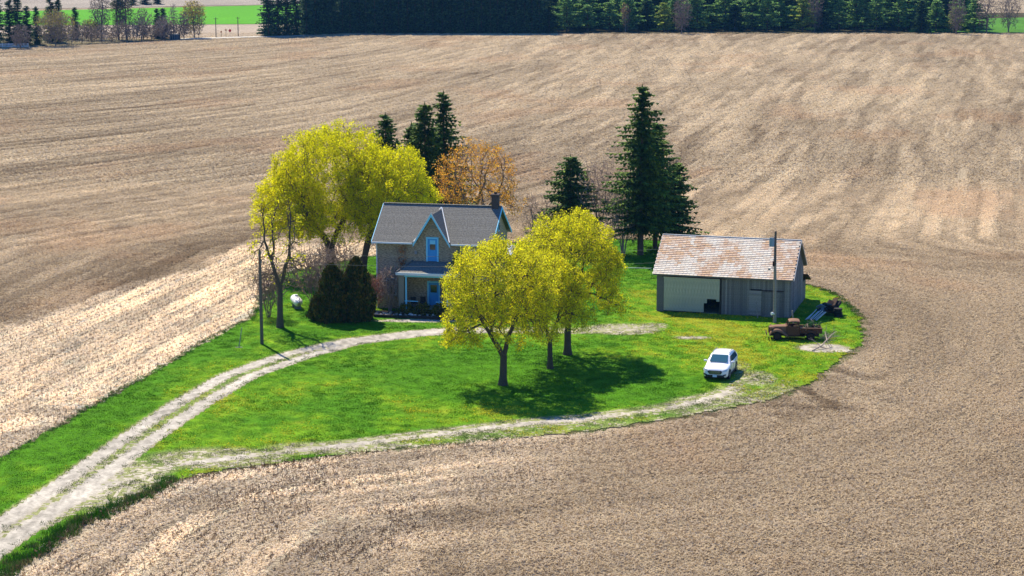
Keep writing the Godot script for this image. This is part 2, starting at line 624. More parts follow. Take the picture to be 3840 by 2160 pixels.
func make_ground() -> void:
	var xs := axis_steps(-95, 95, 0.7, 1.03, -2600, 2600)
	var zs := axis_steps(-110, 74, 0.9, 1.012, -3600, 260)
	var b := MB.new()
	for z in zs:
		for x in xs:
			b.v.append(Vector3(x, noise_mid.get_noise_2d(x, z) * 0.03 - 0.03, z))
			b.n.append(Vector3.UP)
			b.u.append(Vector2(x, z) / 15.0)
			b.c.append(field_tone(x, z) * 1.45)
			b.u2.append(passes(x, z) / Vector2(38.0, 200.0))
	var w := xs.size()
	for y in zs.size() - 1:
		for x in w - 1:
			var a := y * w + x
			b.i.append(a); b.i.append(a + 1); b.i.append(a + w + 1)
			b.i.append(a); b.i.append(a + w + 1); b.i.append(a + w)
	structure("field", b.mesh(), M.ploughed)

	# the yard: one net of small cells, each of them grass or loose stone
	var cell := 0.21
	var x0 := -44.0
	var z0 := -57.0
	var nx := int(76.5 / cell)
	var nz := int(147.0 / cell)
	var inside := PackedByteArray()
	inside.resize(nx * nz)
	var grav := PackedFloat32Array()
	grav.resize(nx * nz)
	var tone := PackedColorArray()
	tone.resize(nx * nz)
	var box := Rect2(lawn_poly[0], Vector2.ZERO)
	for q in lawn_poly:
		box = box.expand(q)
	for y in nz:
		for x in nx:
			var p := Vector2(x0 + x * cell, z0 + y * cell)
			var ragged := Vector2(noise_fine.get_noise_2d(p.x, p.y), noise_fine.get_noise_2d(p.x + 70, p.y)) * 0.45 + Vector2(noise_mid.get_noise_2d(p.x, p.y), 0) * 0.5
			if not Geometry2D.is_point_in_polygon(p + ragged, lawn_poly):
				continue
			var k := y * nx + x
			var g := gravel_at(p)
			inside[k] = 1
			grav[k] = g
			tone[k] = lawn_tone(p, g, dry_at(p))
	var lawn := MB.new()
	var stone := MB.new()
	var own := PackedInt32Array()   # vertex numbers: the lawn's, then the stone's
	own.resize(2 * nx * nz)
	own.fill(-1)
	var r := RandomNumberGenerator.new()
	r.seed = 4
	for y in nz - 1:
		for x in nx - 1:
			var k := y * nx + x
			if not (inside[k] and inside[k + 1] and inside[k + nx] and inside[k + nx + 1]):
				continue
			var p := Vector2(x0 + x * cell, z0 + y * cell)
			var is_stone := grav[k] + noise_fine.get_noise_2d(p.x * 2.0, p.y * 2.0) * 0.38 + r.randf_range(-0.15, 0.15) > 0.5
			var into: MB = stone if is_stone else lawn
			var off := nx * nz if is_stone else 0
			for q in [k, k + 1, k + nx, k + nx + 1]:
				if own[off + q] < 0:
					own[off + q] = into.v.size()
					var px: float = x0 + (q % nx) * cell
					var pz: float = z0 + (q / nx) * cell
					into.v.append(Vector3(px, 0.05 + noise_mid.get_noise_2d(px, pz) * 0.02 - 0.03 * grav[q], pz))
					into.n.append(Vector3.UP)
					into.u.append(Vector2(px, pz) / 5.0)
					if is_stone:
						var f := 1.0 + noise_fine.get_noise_2d(px * 2.0 + 9.0, pz) * 0.4 + noise_mid.get_noise_2d(px, pz + 33.0) * 0.3
						var c := Color(0.37, 0.355, 0.32).lerp(Color(0.27, 0.25, 0.175), clampf(1.15 - grav[q] * 1.3, 0.0, 1.0)) * f
						into.c.append(c * 1.5)
					else:
						into.c.append(tone[q] * 1.75)
			var a := own[off + k]
			var bb := own[off + k + 1]
			var c0 := own[off + k + nx]
			var d0 := own[off + k + nx + 1]
			into.i.append(a); into.i.append(bb); into.i.append(d0)
			into.i.append(a); into.i.append(d0); into.i.append(c0)
	structure("lawn", lawn.mesh(), M.lawn)
	structure("driveway", stone.mesh(), M.gravel)


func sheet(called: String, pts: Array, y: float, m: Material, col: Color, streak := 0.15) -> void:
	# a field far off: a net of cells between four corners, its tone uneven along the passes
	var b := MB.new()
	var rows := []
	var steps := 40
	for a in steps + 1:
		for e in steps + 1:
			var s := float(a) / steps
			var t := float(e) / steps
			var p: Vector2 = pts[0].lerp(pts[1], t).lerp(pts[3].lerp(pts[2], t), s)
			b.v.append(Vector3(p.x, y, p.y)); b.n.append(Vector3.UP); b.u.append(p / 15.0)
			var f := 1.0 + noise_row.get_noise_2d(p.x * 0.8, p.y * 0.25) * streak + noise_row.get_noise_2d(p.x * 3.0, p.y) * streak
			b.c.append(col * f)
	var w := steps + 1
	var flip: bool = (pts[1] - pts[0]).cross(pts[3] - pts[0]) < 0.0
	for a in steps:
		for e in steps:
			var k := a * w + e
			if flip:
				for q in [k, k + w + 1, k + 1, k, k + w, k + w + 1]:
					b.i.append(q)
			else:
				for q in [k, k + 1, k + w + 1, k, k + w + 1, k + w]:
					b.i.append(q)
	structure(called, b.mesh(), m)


func make_far_land() -> void:
	# beyond the far edge of the ploughed field
	sheet("far_stubble_field", [Vector2(-215, -440), Vector2(-62, -462), Vector2(-62, -536), Vector2(-215, -517)], 0.10, M.field, Color(0.78, 0.68, 0.58), 0.12)
	sheet("green_field", [Vector2(-260, -512), Vector2(-40, -540), Vector2(-40, -735), Vector2(-260, -595)], 0.14, M.lawn, Color(0.13, 0.48, 0.02), 0.10)
	sheet("grey_field", [Vector2(-420, -560), Vector2(100, -790), Vector2(200, -1500), Vector2(-600, -1500)], 0.10, M.field, Color(0.66, 0.61, 0.56), 0.2)
	sheet("gravel_road", [Vector2(-101, -440), Vector2(-66, -459), Vector2(-62, -467), Vector2(-104, -446)], 0.18, M.gravel, Color(0.7, 0.68, 0.63), 0.03)
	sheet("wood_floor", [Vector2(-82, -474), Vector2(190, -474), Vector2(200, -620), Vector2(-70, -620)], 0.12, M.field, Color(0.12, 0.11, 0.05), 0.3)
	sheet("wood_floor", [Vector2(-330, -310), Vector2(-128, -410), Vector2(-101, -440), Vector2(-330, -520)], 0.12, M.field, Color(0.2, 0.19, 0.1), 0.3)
	sheet("meadow", [Vector2(128, -480), Vector2(260, -474), Vector2(280, -620), Vector2(140, -560)], 0.16, M.lawn, Color(0.1, 0.3, 0.03), 0.3)


# ---------------------------------------------------------------- buildings

# courses laid up a slope between two eave ends and two ridge ends, each course a strip proud of the one above it
func courses(parent: Node, called: String, e0: Vector3, e1: Vector3, r0: Vector3, r1: Vector3, count: int, mats: Array, cut = null) -> void:
	var up := (r0 - e0).cross(e1 - e0)
	if up.y < 0.0:
		up = -up
	up = up.normalized()
	for k in count:
		var t0 := float(k) / count
		var t1 := (k + 1.25) / count if k < count - 1 else 1.0
		var a := e0.lerp(r0, t0)
		var b := e1.lerp(r1, t0)
		var d := e1.lerp(r1, t1)
		var c := e0.lerp(r0, t1)
		var spans := [[0.0, 1.0]]
		if cut != null:
			spans = cut.call(t0)
		for s in spans:
			var mb := MB.new()
			var hi := up * 0.016
			var lo := up * 0.008
			var a1: Vector3 = a.lerp(b, s[0])
			var b1: Vector3 = a.lerp(b, s[1])
			var c1: Vector3 = c.lerp(d, s[0])
			var d1: Vector3 = c.lerp(d, s[1])
			mb.prism([a1, b1, d1, c1], [a1 + hi, b1 + hi, d1 + lo, c1 + lo])
			part(parent, called, mb.mesh(), mats[(k * 7 + k / 3) % mats.size()])


func make_house() -> void:
	var h := thing("farmhouse", "buff brick farmhouse with grey shingle roof and pointed blue-trimmed front gable", "house", Vector3(-6.44, 0, -18.2), -11.5)
	var hx := 5.3
	var hz := 4.0
	var wt := 6.42        # wall top at the eaves
	var ey := 6.22        # roof edge
	var ry := 9.12
	var slope := (ry - ey) / 4.35
	var gw := 1.62        # half width of the front gable at the eaves
	var gy := 8.86
	# walls: a shell of four walls, the front one running up into the gable, the side ones into the roof
	var w := MB.new()
	var t := 0.3
	w.prism([Vector3(-hx, 0, hz), Vector3(hx, 0, hz), Vector3(hx, 0, hz - t), Vector3(-hx, 0, hz - t)], [Vector3(-hx, wt, hz), Vector3(hx, wt, hz), Vector3(hx, wt, hz - t), Vector3(-hx, wt, hz - t)])
	w.prism([Vector3(-hx, 0, -hz + t), Vector3(hx, 0, -hz + t), Vector3(hx, 0, -hz), Vector3(-hx, 0, -hz)], [Vector3(-hx, wt, -hz + t), Vector3(hx, wt, -hz + t), Vector3(hx, wt, -hz), Vector3(-hx, wt, -hz)])
	for s in [-1.0, 1.0]:
		var o: float = s * hx
		var q: float = s * (hx - t)
		var prof := [Vector2(hz - t, 0), Vector2(hz - t, wt), Vector2(0, ry - 0.12), Vector2(-hz + t, wt), Vector2(-hz + t, 0)]
		var lo := []
		var hi := []
		for p in prof:
			lo.append(Vector3(o, p.y, p.x))
			hi.append(Vector3(q, p.y, p.x))
		w.prism(lo, hi)
	var gl := []
	var gh := []
	for p in [Vector2(-gw, wt - 0.02), Vector2(0, gy - 0.1), Vector2(gw, wt - 0.02)]:
		gl.append(Vector3(p.x, p.y, hz + 0.01))
		gh.append(Vector3(p.x, p.y, hz - t))
	w.prism(gl, gh)
	part(h, "wall", w.mesh(), M.brick)

	# the roof: two decks, the front one cut where the gable's own roof runs into it
	var rf_ := part(h, "roof", roof_deck(hx + 0.3, 4.35, ey, ry, gw - 0.03, (ry - gy) / slope + 0.03), M.shingle_b)
	var mats := [M.shingle, M.shingle_b, M.shingle_c, M.shingle]
	var ox := hx + 0.32
	courses(rf_, "shingle_course", Vector3(-ox, ey + 0.1, 4.38), Vector3(ox, ey + 0.1, 4.38), Vector3(-ox, ry + 0.1, 0), Vector3(ox, ry + 0.1, 0), 22, mats, func(tt):
		# the front gable covers the middle of the lower courses
		var y: float = lerpf(ey, ry, tt)
		var half := gw * clampf((gy - y) / (gy - ey), 0.0, 1.0)
		if half < 0.08:
			return [[0.0, 1.0]]
		var q := half / (2.0 * ox)
		return [[0.0, 0.5 - q + 0.004], [0.5 + q - 0.004, 1.0]])
	courses(rf_, "shingle_course", Vector3(-ox, ey + 0.1, -4.38), Vector3(ox, ey + 0.1, -4.38), Vector3(-ox, ry + 0.1, 0), Vector3(ox, ry + 0.1, 0), 22, mats)
	boxpart(rf_, "ridge_cap", Vector3(0, ry + 0.13, 0), Vector3(2 * ox, 0.07, 0.26), M.shingle_c)

	# gable roof over the upper door
	var zb := (ry - gy) / slope          # where its ridge meets the main roof
	var gf := hz + 0.42
	for s in [-1.0, 1.0]:
		var n := Vector3(s * (gy - ey), gw, 0).normalized()
		var e0 := Vector3(s * (gw + 0.06), ey + 0.02, gf)
		var e1 := Vector3(s * (gw + 0.06), ey + 0.02, 4.3)
		var r0 := Vector3(0, gy + 0.1, gf)
		var r1 := Vector3(0, gy + 0.1, zb)
		var g := MB.new()
		g.prism([e0, r0, r1, e1], [e0 - n * 0.1, r0 - n * 0.1, r1 - n * 0.1, e1 - n * 0.1])
		var deck := part(h, "gable_roof", g.mesh(), M.shingle_b)
		for k in 16:
			var a := float(k) / 16
			var c := minf((k + 1.2) / 16.0, 1.0)
			var m := MB.new()
			m.prism([e0.lerp(r0, a), e1.lerp(r1, a), e1.lerp(r1, c), e0.lerp(r0, c)], [e0.lerp(r0, a) + n * 0.045, e1.lerp(r1, a) + n * 0.045, e1.lerp(r1, c) + n * 0.006, e0.lerp(r0, c) + n * 0.006])
			part(deck, "shingle_course", m.mesh(), mats[k % 4])
		# bargeboard
		var b := MB.new()
		var d0 := Vector3(s * (gw + 0.12), ey - 0.1, gf + 0.03)
		var d1 := Vector3(0, gy + 0.17, gf + 0.03)
		var dn := Vector3(0, -0.30, 0)
		b.prism([d0, d1, d1 + dn, d0 + dn * 0.7], [d0 + Vector3(0, 0, 0.05), d1 + Vector3(0, 0, 0.05), d1 + dn + Vector3(0, 0, 0.05), d0 + dn * 0.7 + Vector3(0, 0, 0.05)])
		part(h, "bargeboard", b.mesh(), M.trim)
		var b2 := MB.new()
		var up := Vector3(0, 0.09, 0.052)
		b2.prism([d0 + up, d1 + up, d1 + up + dn * 0.3, d0 + up + dn * 0.3], [d0 + up + Vector3(0, 0, 0.03), d1 + up + Vector3(0, 0, 0.03), d1 + up + dn * 0.3 + Vector3(0, 0, 0.03), d0 + up + dn * 0.3 + Vector3(0, 0, 0.03)])
		part(h, "bargeboard_cap", b2.mesh(), M.white)
		# valley flashing where the two roofs meet
		var f := MB.new()
		var v0 := Vector3(s * (gw + 0.05), ey + 0.17, 4.36)
		var v1 := Vector3(0.02 * s, gy + 0.17, zb)
		f.tube([v0, v1], [0.06, 0.05], 5)
		part(h, "valley_flashing", f.mesh(), M.white)
	# eaves: gutters, soffit, downspout
	for s in [-1.0, 1.0]:
		var x0: float = s * (gw + 0.2)
		var x1: float = s * ox
		boxpart(h, "gutter", Vector3((x0 + x1) / 2.0, ey + 0.0, 4.46), Vector3(absf(x1 - x0), 0.14, 0.13), M.white)
		boxpart(h, "soffit", Vector3((x0 + x1) / 2.0, ey - 0.05, 4.19), Vector3(absf(x1 - x0), 0.06, 0.38), M.trim)
		boxpart(h, "gutter", Vector3(0, ey + 0.0, -4.46), Vector3(2 * ox, 0.14, 0.13), M.white) if s > 0 else null
		# rake boards along the end gables
		for e in [-1.0, 1.0]:
			var b := MB.new()
			var xx: float = s * (ox + 0.01)
			var a := Vector3(xx, ey + 0.1, e * 4.4)
			var c := Vector3(xx, ry + 0.1, 0)
			var dn := Vector3(0, -0.24, 0)
			var th := Vector3(s * 0.05, 0, 0)
			b.prism([a, c, c + dn, a + dn], [a + th, c + th, c + dn + th, a + dn + th])
			part(h, "rake_board", b.mesh(), M.trim)
	boxpart(h, "downspout", Vector3(-hx + 0.05, 3.1, hz + 0.06), Vector3(0.09, 6.1, 0.09), M.white)

	# upper door with its frame and window
	var door := boxpart(h, "upper_door", Vector3(0, 5.62, hz + 0.04), Vector3(0.86, 2.06, 0.06), M.blue)
	boxpart(door, "pane", Vector3(0.03, 0.28, 0.04), Vector3(0.5, 0.5, 0.03), M.glass)
	boxpart(door, "pane", Vector3(0.03, 0.72, 0.04), Vector3(0.5, 0.36, 0.03), M.trim)
	boxpart(door, "lower_panel", Vector3(0.0, -0.5, 0.035), Vector3(0.58, 0.8, 0.02), M.blue)
	for s in [-1.0, 1.0]:
		boxpart(door, "door_frame", Vector3(s * 0.51, 0.0, 0.02), Vector3(0.14, 2.12, 0.1), M.trim)
	boxpart(door, "door_frame", Vector3(0, 1.11, 0.02), Vector3(1.16, 0.14, 0.1), M.trim)
	boxpart(h, "gable_stone", Vector3(0.06, 7.72, hz + 0.03), Vector3(0.46, 0.32, 0.05), M.stone)
	boxpart(h, "wall_lamp", Vector3(-1.55, 5.35, hz + 0.08), Vector3(0.22, 0.3, 0.16), M.steel)

	# porch: deck, pillars, posts, hipped roof
	var pz := 6.5
	var px := 2.78
	var deck := boxpart(h, "porch_deck", Vector3(0, 0.25, (hz + pz) / 2.0), Vector3(2 * px - 0.4, 0.5, pz - hz - 0.1), M.stone)
	for k in 3:
		boxpart(deck, "step", Vector3(0, -0.17 + k * 0.02 - k * 0.08, 1.15 + k * 0.3), Vector3(1.5, 0.34 - k * 0.12, 0.3), M.stone)
	var pe := 3.86
	var pt := 4.56
	var ridge := 1.85
	var proof := MB.new()
	var A := Vector3(-px, pe, pz)
	var B := Vector3(px, pe, pz)
	var C := Vector3(px, pe, hz)
	var D := Vector3(-px, pe, hz)
	var R0 := Vector3(-ridge, pt, hz)
	var R1 := Vector3(ridge, pt, hz)
	proof.quado(A, B, R1, R0, Vector3(0, 1, 1))
	proof.tri(D, R0, A)
	proof.tri(B, R1, C)
	proof.quado(A, B, C, D, Vector3.DOWN)
	proof.tri(D, C, R1); proof.tri(D, R1, R0)
	var pr := part(h, "porch_roof", proof.mesh(), M.shingle_b)
	courses(pr, "shingle_course", A, B, R0, R1, 8, [M.shingle_c, M.shingle, M.shingle_c, M.shingle_b])
	courses(pr, "shingle_course", D, A, R0 + Vector3(0, 0, 0.01), R0 + Vector3(0, 0, 0.05), 8, [M.shingle_c, M.shingle])
	courses(pr, "shingle_course", B, C, R1 + Vector3(0, 0, 0.05), R1 + Vector3(0, 0, 0.01), 8, [M.shingle_c, M.shingle])
	for q in [[A, R0], [B, R1]]:
		var hip := MB.new()
		hip.tube([q[0] + Vector3(0, 0.07, 0), q[1] + Vector3(0, 0.07, 0.05)], [0.07, 0.06], 5)
		part(pr, "hip_cap", hip.mesh(), M.shingle_c)
	boxpart(h, "porch_fascia", Vector3(0, pe - 0.1, pz + 0.02), Vector3(2 * px + 0.1, 0.24, 0.08), M.white)
	for s in [-1.0, 1.0]:
		boxpart(h, "porch_fascia", Vector3(s * (px + 0.01), pe - 0.1, (hz + pz) / 2.0 - 0.02), Vector3(0.08, 0.24, pz - hz - 0.06), M.white)
		var pil := boxpart(h, "pillar", Vector3(s * (px - 0.42), 1.85, pz - 0.34), Vector3(0.5, 3.66, 0.44), M.stone)
		boxpart(pil, "capital", Vector3(0, 1.77, 0), Vector3(0.6, 0.12, 0.54), M.stone)
		boxpart(h, "porch_post", Vector3(s * (px - 0.86), 2.07, pz - 0.2), Vector3(0.12, 3.14, 0.12), M.trim)
	boxpart(h, "porch_beam", Vector3(0, pe - 0.3, pz - 0.25), Vector3(2 * px - 0.3, 0.17, 0.2), M.trim)
	boxpart(h, "handrail", Vector3(-1.45, 1.25, pz - 0.2), Vector3(1.25, 0.07, 0.07), M.trim)
	boxpart(h, "handrail", Vector3(1.45, 1.25, pz - 0.2), Vector3(1.25, 0.07, 0.07), M.trim)

	# ground floor behind the porch
	var fd := boxpart(h, "front_door", Vector3(0.1, 1.55, hz + 0.04), Vector3(0.9, 2.08, 0.06), M.blue)
	boxpart(fd, "pane", Vector3(0, 0.5, 0.04), Vector3(0.6, 0.7, 0.03), M.glass)
	for s in [-1.0, 1.0]:
		boxpart(fd, "door_frame", Vector3(s * 0.53, 0.0, 0.02), Vector3(0.14, 2.12, 0.1), M.trim)
	boxpart(fd, "door_frame", Vector3(0, 1.12, 0.02), Vector3(1.2, 0.14, 0.1), M.trim)
	for wx in [-3.9, 3.6]:
		window(h, Vector3(wx, 2.1, hz), 0.95, 1.6, Vector3.BACK)
	for wx in [3.6]:
		window(h, Vector3(wx, 5.0, hz), 0.9, 1.5, Vector3.BACK)
	# the gable end with its arched window
	for wz in [1.6, -1.5]:
		window(h, Vector3(hx, 2.1, wz), 0.95, 1.6, Vector3.RIGHT)
	for wz in [1.3, -1.3]:
		window(h, Vector3(hx, 5.2, wz), 0.85, 1.5, Vector3.RIGHT)
	var arch := MB.new()
	var lo := []
	var hi := []
	for k in 13:
		var a := PI * k / 12.0
		lo.append(Vector3(0, 0.3 + sin(a) * 0.32, cos(a) * 0.3))
	lo.append(Vector3(0, -0.45, -0.3)); lo.append(Vector3(0, -0.45, 0.3))
	for p in lo:
		hi.append(p + Vector3(0.06, 0, 0))
	arch.prism(lo, hi)
	var aw := part(h, "attic_window", arch.mesh(), M.trim, Vector3(hx - 0.01, 7.35, 0))
	boxpart(aw, "pane", Vector3(0.06, 0.0, 0), Vector3(0.03, 0.66, 0.4), M.glass)

	# chimney at the end of the ridge
	var ch := boxpart(h, "chimney", Vector3(hx - 0.28, 9.4, 0.0), Vector3(0.62, 1.7, 0.72), M.chimney)
	boxpart(ch, "cap", Vector3(0, 0.9, 0), Vector3(0.78, 0.14, 0.88), M.chimney)
	var flue := MB.new()
	flue.tube([Vector3(0, 0.95, 0), Vector3(0, 1.15, 0)], [0.14, 0.14], 8, Color.WHITE, true)
	part(ch, "flue", flue.mesh(), M.wood_dark)

	# rear wing with a pale metal roof
	var rw := MB.new()
	rw.box(Vector3(2.0, 1.9, -6.6), Vector3(6.0, 3.8, 5.2))
	part(h, "rear_wing_wall", rw.mesh(), M.brick)
	var rr := MB.new()
	for s in [-1.0, 1.0]:
		var e0 := Vector3(2.0 + s * 3.3, 3.7, -3.9)
		var e1 := Vector3(2.0 + s * 3.3, 3.7, -9.4)
		rr.prism([e0, e1, Vector3(2.0, 5.6, -9.4), Vector3(2.0, 5.6, -3.9)], [e0 + Vector3.UP * 0.1, e1 + Vector3.UP * 0.1, Vector3(2.0, 5.7, -9.4), Vector3(2.0, 5.7, -3.9)])
	part(h, "rear_wing_roof", rr.mesh(), M.metal_pale)


# two slopes; the front one may be notched for a gable «notch» wide at the eaves that reaches up to z = «tip»
func roof_deck(hx: float, hz: float, ey: float, ry: float, notch: float, tip: float) -> ArrayMesh:
	var b := MB.new()
	for s in [-1.0, 1.0]:
		var e0 := Vector3(-hx, ey, s * hz)
		var e1 := Vector3(hx, ey, s * hz)
		var r0 := Vector3(-hx, ry, 0)
		var r1 := Vector3(hx, ry, 0)
		var u := Vector3.UP * 0.09
		if s > 0.0 and notch > 0.0:
			for e in [-1.0, 1.0]:
				var p := [Vector3(e * hx, ey, hz), Vector3(e * notch, ey, hz), Vector3(0, ry - (ry - ey) * tip / hz, tip), Vector3(0, ry, 0), Vector3(e * hx, ry, 0)]
				var q := []
				for w in p:
					q.append(w + u)
				b.prism(p, q)
			continue
		b.prism([e0, e1, r1, r0], [e0 + u, e1 + u, r1 + u, r0 + u])
	return b.mesh()


func window(h: Node, at: Vector3, w: float, hh: float, out: Vector3) -> void:
	var side := Vector3.UP.cross(out)
	var size := func(a: float, b: float, d: float) -> Vector3: return (side * a).abs() + Vector3.UP * b + (out * d).abs()
	var f := boxpart(h, "window", at + out * 0.03, size.call(w, hh, 0.06), M.white)
	for k in [-1.0, 1.0]:
		boxpart(f, "pane", Vector3.UP * k * hh * 0.23 + out * 0.03, size.call(w * 0.8, hh * 0.42, 0.03), M.glass)
	boxpart(f, "sill", Vector3.DOWN * (hh * 0.5 + 0.05) + out * 0.04, size.call(w + 0.2, 0.1, 0.16), M.stone)


func make_barn() -> void:
	var h := thing("barn", "weathered grey board barn with rusty metal plate roof and pale sliding door", "barn", Vector3(20.2, 0, -16.1), -16.0)
	var hx := 6.1
	var hz := 4.1
	var ey := 3.42
	var ry := 6.38
	var rz := 4.35
	var slope := (ry - ey) / rz
	var wt := ey + (rz - hz) * slope
	# dark inner walls and posts behind the boards
	var w := MB.new()
	var t := 0.12
	w.box(Vector3(2.9, wt / 2.0, hz - 0.1), Vector3(6.3, wt, t))
	w.box(Vector3(0, wt / 2.0, -hz + 0.1), Vector3(2 * hx - 0.1, wt, t))
	for s in [-1.0, 1.0]:
		var lo := []
		var hi := []
		for p in [Vector2(hz - 0.17, 0), Vector2(hz - 0.17, wt), Vector2(0, ry - 0.1), Vector2(-hz + 0.17, wt), Vector2(-hz + 0.17, 0)]:
			lo.append(Vector3(s * (hx - 0.04), p.y, p.x))
			hi.append(Vector3(s * (hx - 0.14), p.y, p.x))
		w.prism(lo, hi)
	part(h, "inner_wall", w.mesh(), M.board_1)
	var fl := MB.new()
	fl.box(Vector3(0, 0.02, 0), Vector3(2 * hx - 0.2, 0.1, 2 * hz - 0.3))
	part(h, "floor", fl.mesh(), M.board_1)
	var post := boxpart(h, "corner_post", Vector3(-hx + 0.35, wt / 2.0, hz - 0.03), Vector3(0.62, wt, 0.1), M.board_0)
	boxpart(h, "door_post", Vector3(-0.22, wt / 2.0, hz + 0.01), Vector3(0.16, wt, 0.14), M.wood_dark)
	boxpart(h, "lintel", Vector3(-2.85, wt - 0.12, hz + 0.0), Vector3(5.2, 0.24, 0.12), M.wood_dark)
	# boards of the front wall, right of the sliding door
	var x := -0.12
	while x < hx - 0.02:
		var bw := minf(rf(0.16, 0.24), hx - x)
		var top := wt - 0.02
		var b := MB.new()
		b.box(Vector3(bw / 2.0 - 0.006, top / 2.0 + 0.03, 0), Vector3(bw - 0.014, top - 0.06 - rf(0, 0.12), 0.04))
		part(h, "board", b.mesh(), M["board_%d" % rng.randi_range(0, 4)], Vector3(x, 0, hz - 0.005 + rf(-0.008, 0.012)))
		x += bw
	# boards of both gable ends
	for s in [-1.0, 1.0]:
		var z := -hz
		while z < hz - 0.02:
			var bw := minf(rf(0.17, 0.25), hz - z)
			var y0 := ry - 0.08 - absf(z) * slope
			var y1 := ry - 0.08 - absf(z + bw) * slope
			var b := MB.new()
			var g := 0.008
			var foot := rf(0.02, 0.14)
			b.prism([Vector3(0, foot, g), Vector3(0, y0, g), Vector3(0, y1, bw - g), Vector3(0, foot, bw - g)], [Vector3(s * 0.04, foot, g), Vector3(s * 0.04, y0, g), Vector3(s * 0.04, y1, bw - g), Vector3(s * 0.04, foot, bw - g)])
			part(h, "board", b.mesh(), M["board_%d" % rng.randi_range(0, 4)], Vector3(s * (hx - 0.035 + rf(0, 0.012)), 0, z))
			z += bw
	# the sliding door: ribbed pale sheets, the lower corner torn away
	var sd := boxpart(h, "sliding_door", Vector3(-2.88, 3.24, hz + 0.1), Vector3(5.15, 0.1, 0.06), M.door_pale)
	var n := 18
	for k in n:
		var px := -5.42 + k * (5.12 / n)
		var low := 0.18
		if px > -1.95 and px < -1.55:
			low = 1.02
		elif px >= -1.55 and px < -0.62:
			low = 1.42
		elif px >= -0.62:
			low = 1.22
		var b := MB.new()
		var pw := 5.12 / n
		b.box(Vector3(pw / 2.0, (3.2 + low) / 2.0, 0), Vector3(pw - 0.004, 3.2 - low, 0.03))
		b.box(Vector3(0.03, (3.2 + low) / 2.0, 0.018), Vector3(0.03, 3.2 - low - 0.02, 0.006))
		part(sd, "door_sheet", b.mesh(), M.door_pale if k % 3 else M.door_pale_b, Vector3(px + 2.88, -3.24, -0.01))
	boxpart(h, "door_rail", Vector3(-2.6, 3.36, hz + 0.13), Vector3(5.9, 0.07, 0.06), M.rust_dark)
	# a small plank door beside a wider, darker one
	var pd := MB.new()
	pd.box(Vector3.ZERO, Vector3(1.12, 2.2, 0.05))
	var pdo := part(h, "plank_door", pd.mesh(), M.metal_pale_old if M.has("metal_pale_old") else M.board_4, Vector3(2.95, 1.3, hz + 0.06))
	for q in [-0.8, 0.75]:
		boxpart(pdo, "batten", Vector3(0, q, 0.04), Vector3(1.06, 0.13, 0.03), M.board_3)
	boxpart(h, "slot_window", Vector3(3.0, 2.47, hz + 0.035), Vector3(1.0, 0.13, 0.03), M.dark)  # solid black slab; its colour stands for the shade inside an open slot
	var wd := MB.new()
	wd.box(Vector3.ZERO, Vector3(1.82, 2.3, 0.05))
	var wdo := part(h, "wide_door", wd.mesh(), M.board_0, Vector3(4.5, 1.2, hz + 0.05))
	for k in 7:
		boxpart(wdo, "plank", Vector3(-0.78 + k * 0.26, 0, 0.035), Vector3(0.24, 2.26, 0.024), M["board_%d" % (k % 3)])
	boxpart(h, "door_rail", Vector3(4.5, 2.45, hz + 0.1), Vector3(2.0, 0.07, 0.06), M.rust_dark)

	# roof
	var ox := hx + 0.3
	var roof := part(h, "roof", roof_deck(ox - 0.02, rz, ey, ry, 0.0, 0.0), M.board_1)
	var cols := 37
	var rows := 22
	var up := Vector3(0, rz, ry - ey).normalized()
	var palette := [Color(0.80, 0.70, 0.57), Color(0.85, 0.77, 0.64), Color(0.78, 0.65, 0.51), Color(0.74, 0.55, 0.40), Color(0.69, 0.48, 0.34), Color(0.70, 0.46, 0.28), Color(0.77, 0.60, 0.46), Color(0.82, 0.72, 0.60), Color(0.62, 0.40, 0.26)]
	var len := Vector2(rz, ry - ey).length()
	var pw := 2 * ox / cols
	var ph := len / rows
	var shared := []
	for c in palette:
		var b := MB.new()
		b.box(Vector3(0, 0, 0), Vector3(pw - 0.018, ph * 1.14, 0.02), c)
		shared.append(b.mesh())
	var turn := Basis(Vector3.RIGHT, Vector3(0, ry - ey, -rz).normalized(), Vector3(0, rz, ry - ey).normalized())
	turn = turn * Basis(Vector3.RIGHT, -0.13)
	var joined := MB.new()
	for y in rows:
		for k in cols:
			var at := Vector3(-ox + (k + 0.5 + (0.25 if y % 2 else 0.0)) * pw - 0.1, 0, 0)
			var along_ := (y + 0.5) * ph
			at += Vector3(0, ey + 0.125, rz + 0.02) + Vector3(0, ry - ey, -rz).normalized() * along_
			var rusty := noise_mid.get_noise_2d(at.x * 3.0 + 13.0, along_ * 1.3 + 5.0) * 1.3 + noise_fine.get_noise_2d(at.x * 0.9, along_) * 0.55
			rusty += rf(-0.16, 0.16)
			var pick: int = [0, 1, 7, 2][rng.randi() % 4]
			if rusty > 0.42:
				pick = [4, 5, 8, 3][rng.randi() % 4]
			elif rusty > 0.2:
				pick = [3, 4, 6, 5][rng.randi() % 4]
			elif rusty > 0.0:
				pick = [6, 3, 2, 0][rng.randi() % 4]
			var tb := turn * Basis(Vector3.RIGHT, rf(-0.03, 0.03))
			if y < 8:
				part(roof, "metal_plate", shared[pick], M.plate, at, tb)
			else:
				joined.box(at, Vector3(pw - 0.018, ph * 1.14, 0.02), palette[pick], tb)
	var up_plates := part(roof, "upper_plates", joined.mesh(), M.plate)
	up_plates.set_meta("kind", "stuff")
	var back := MB.new()
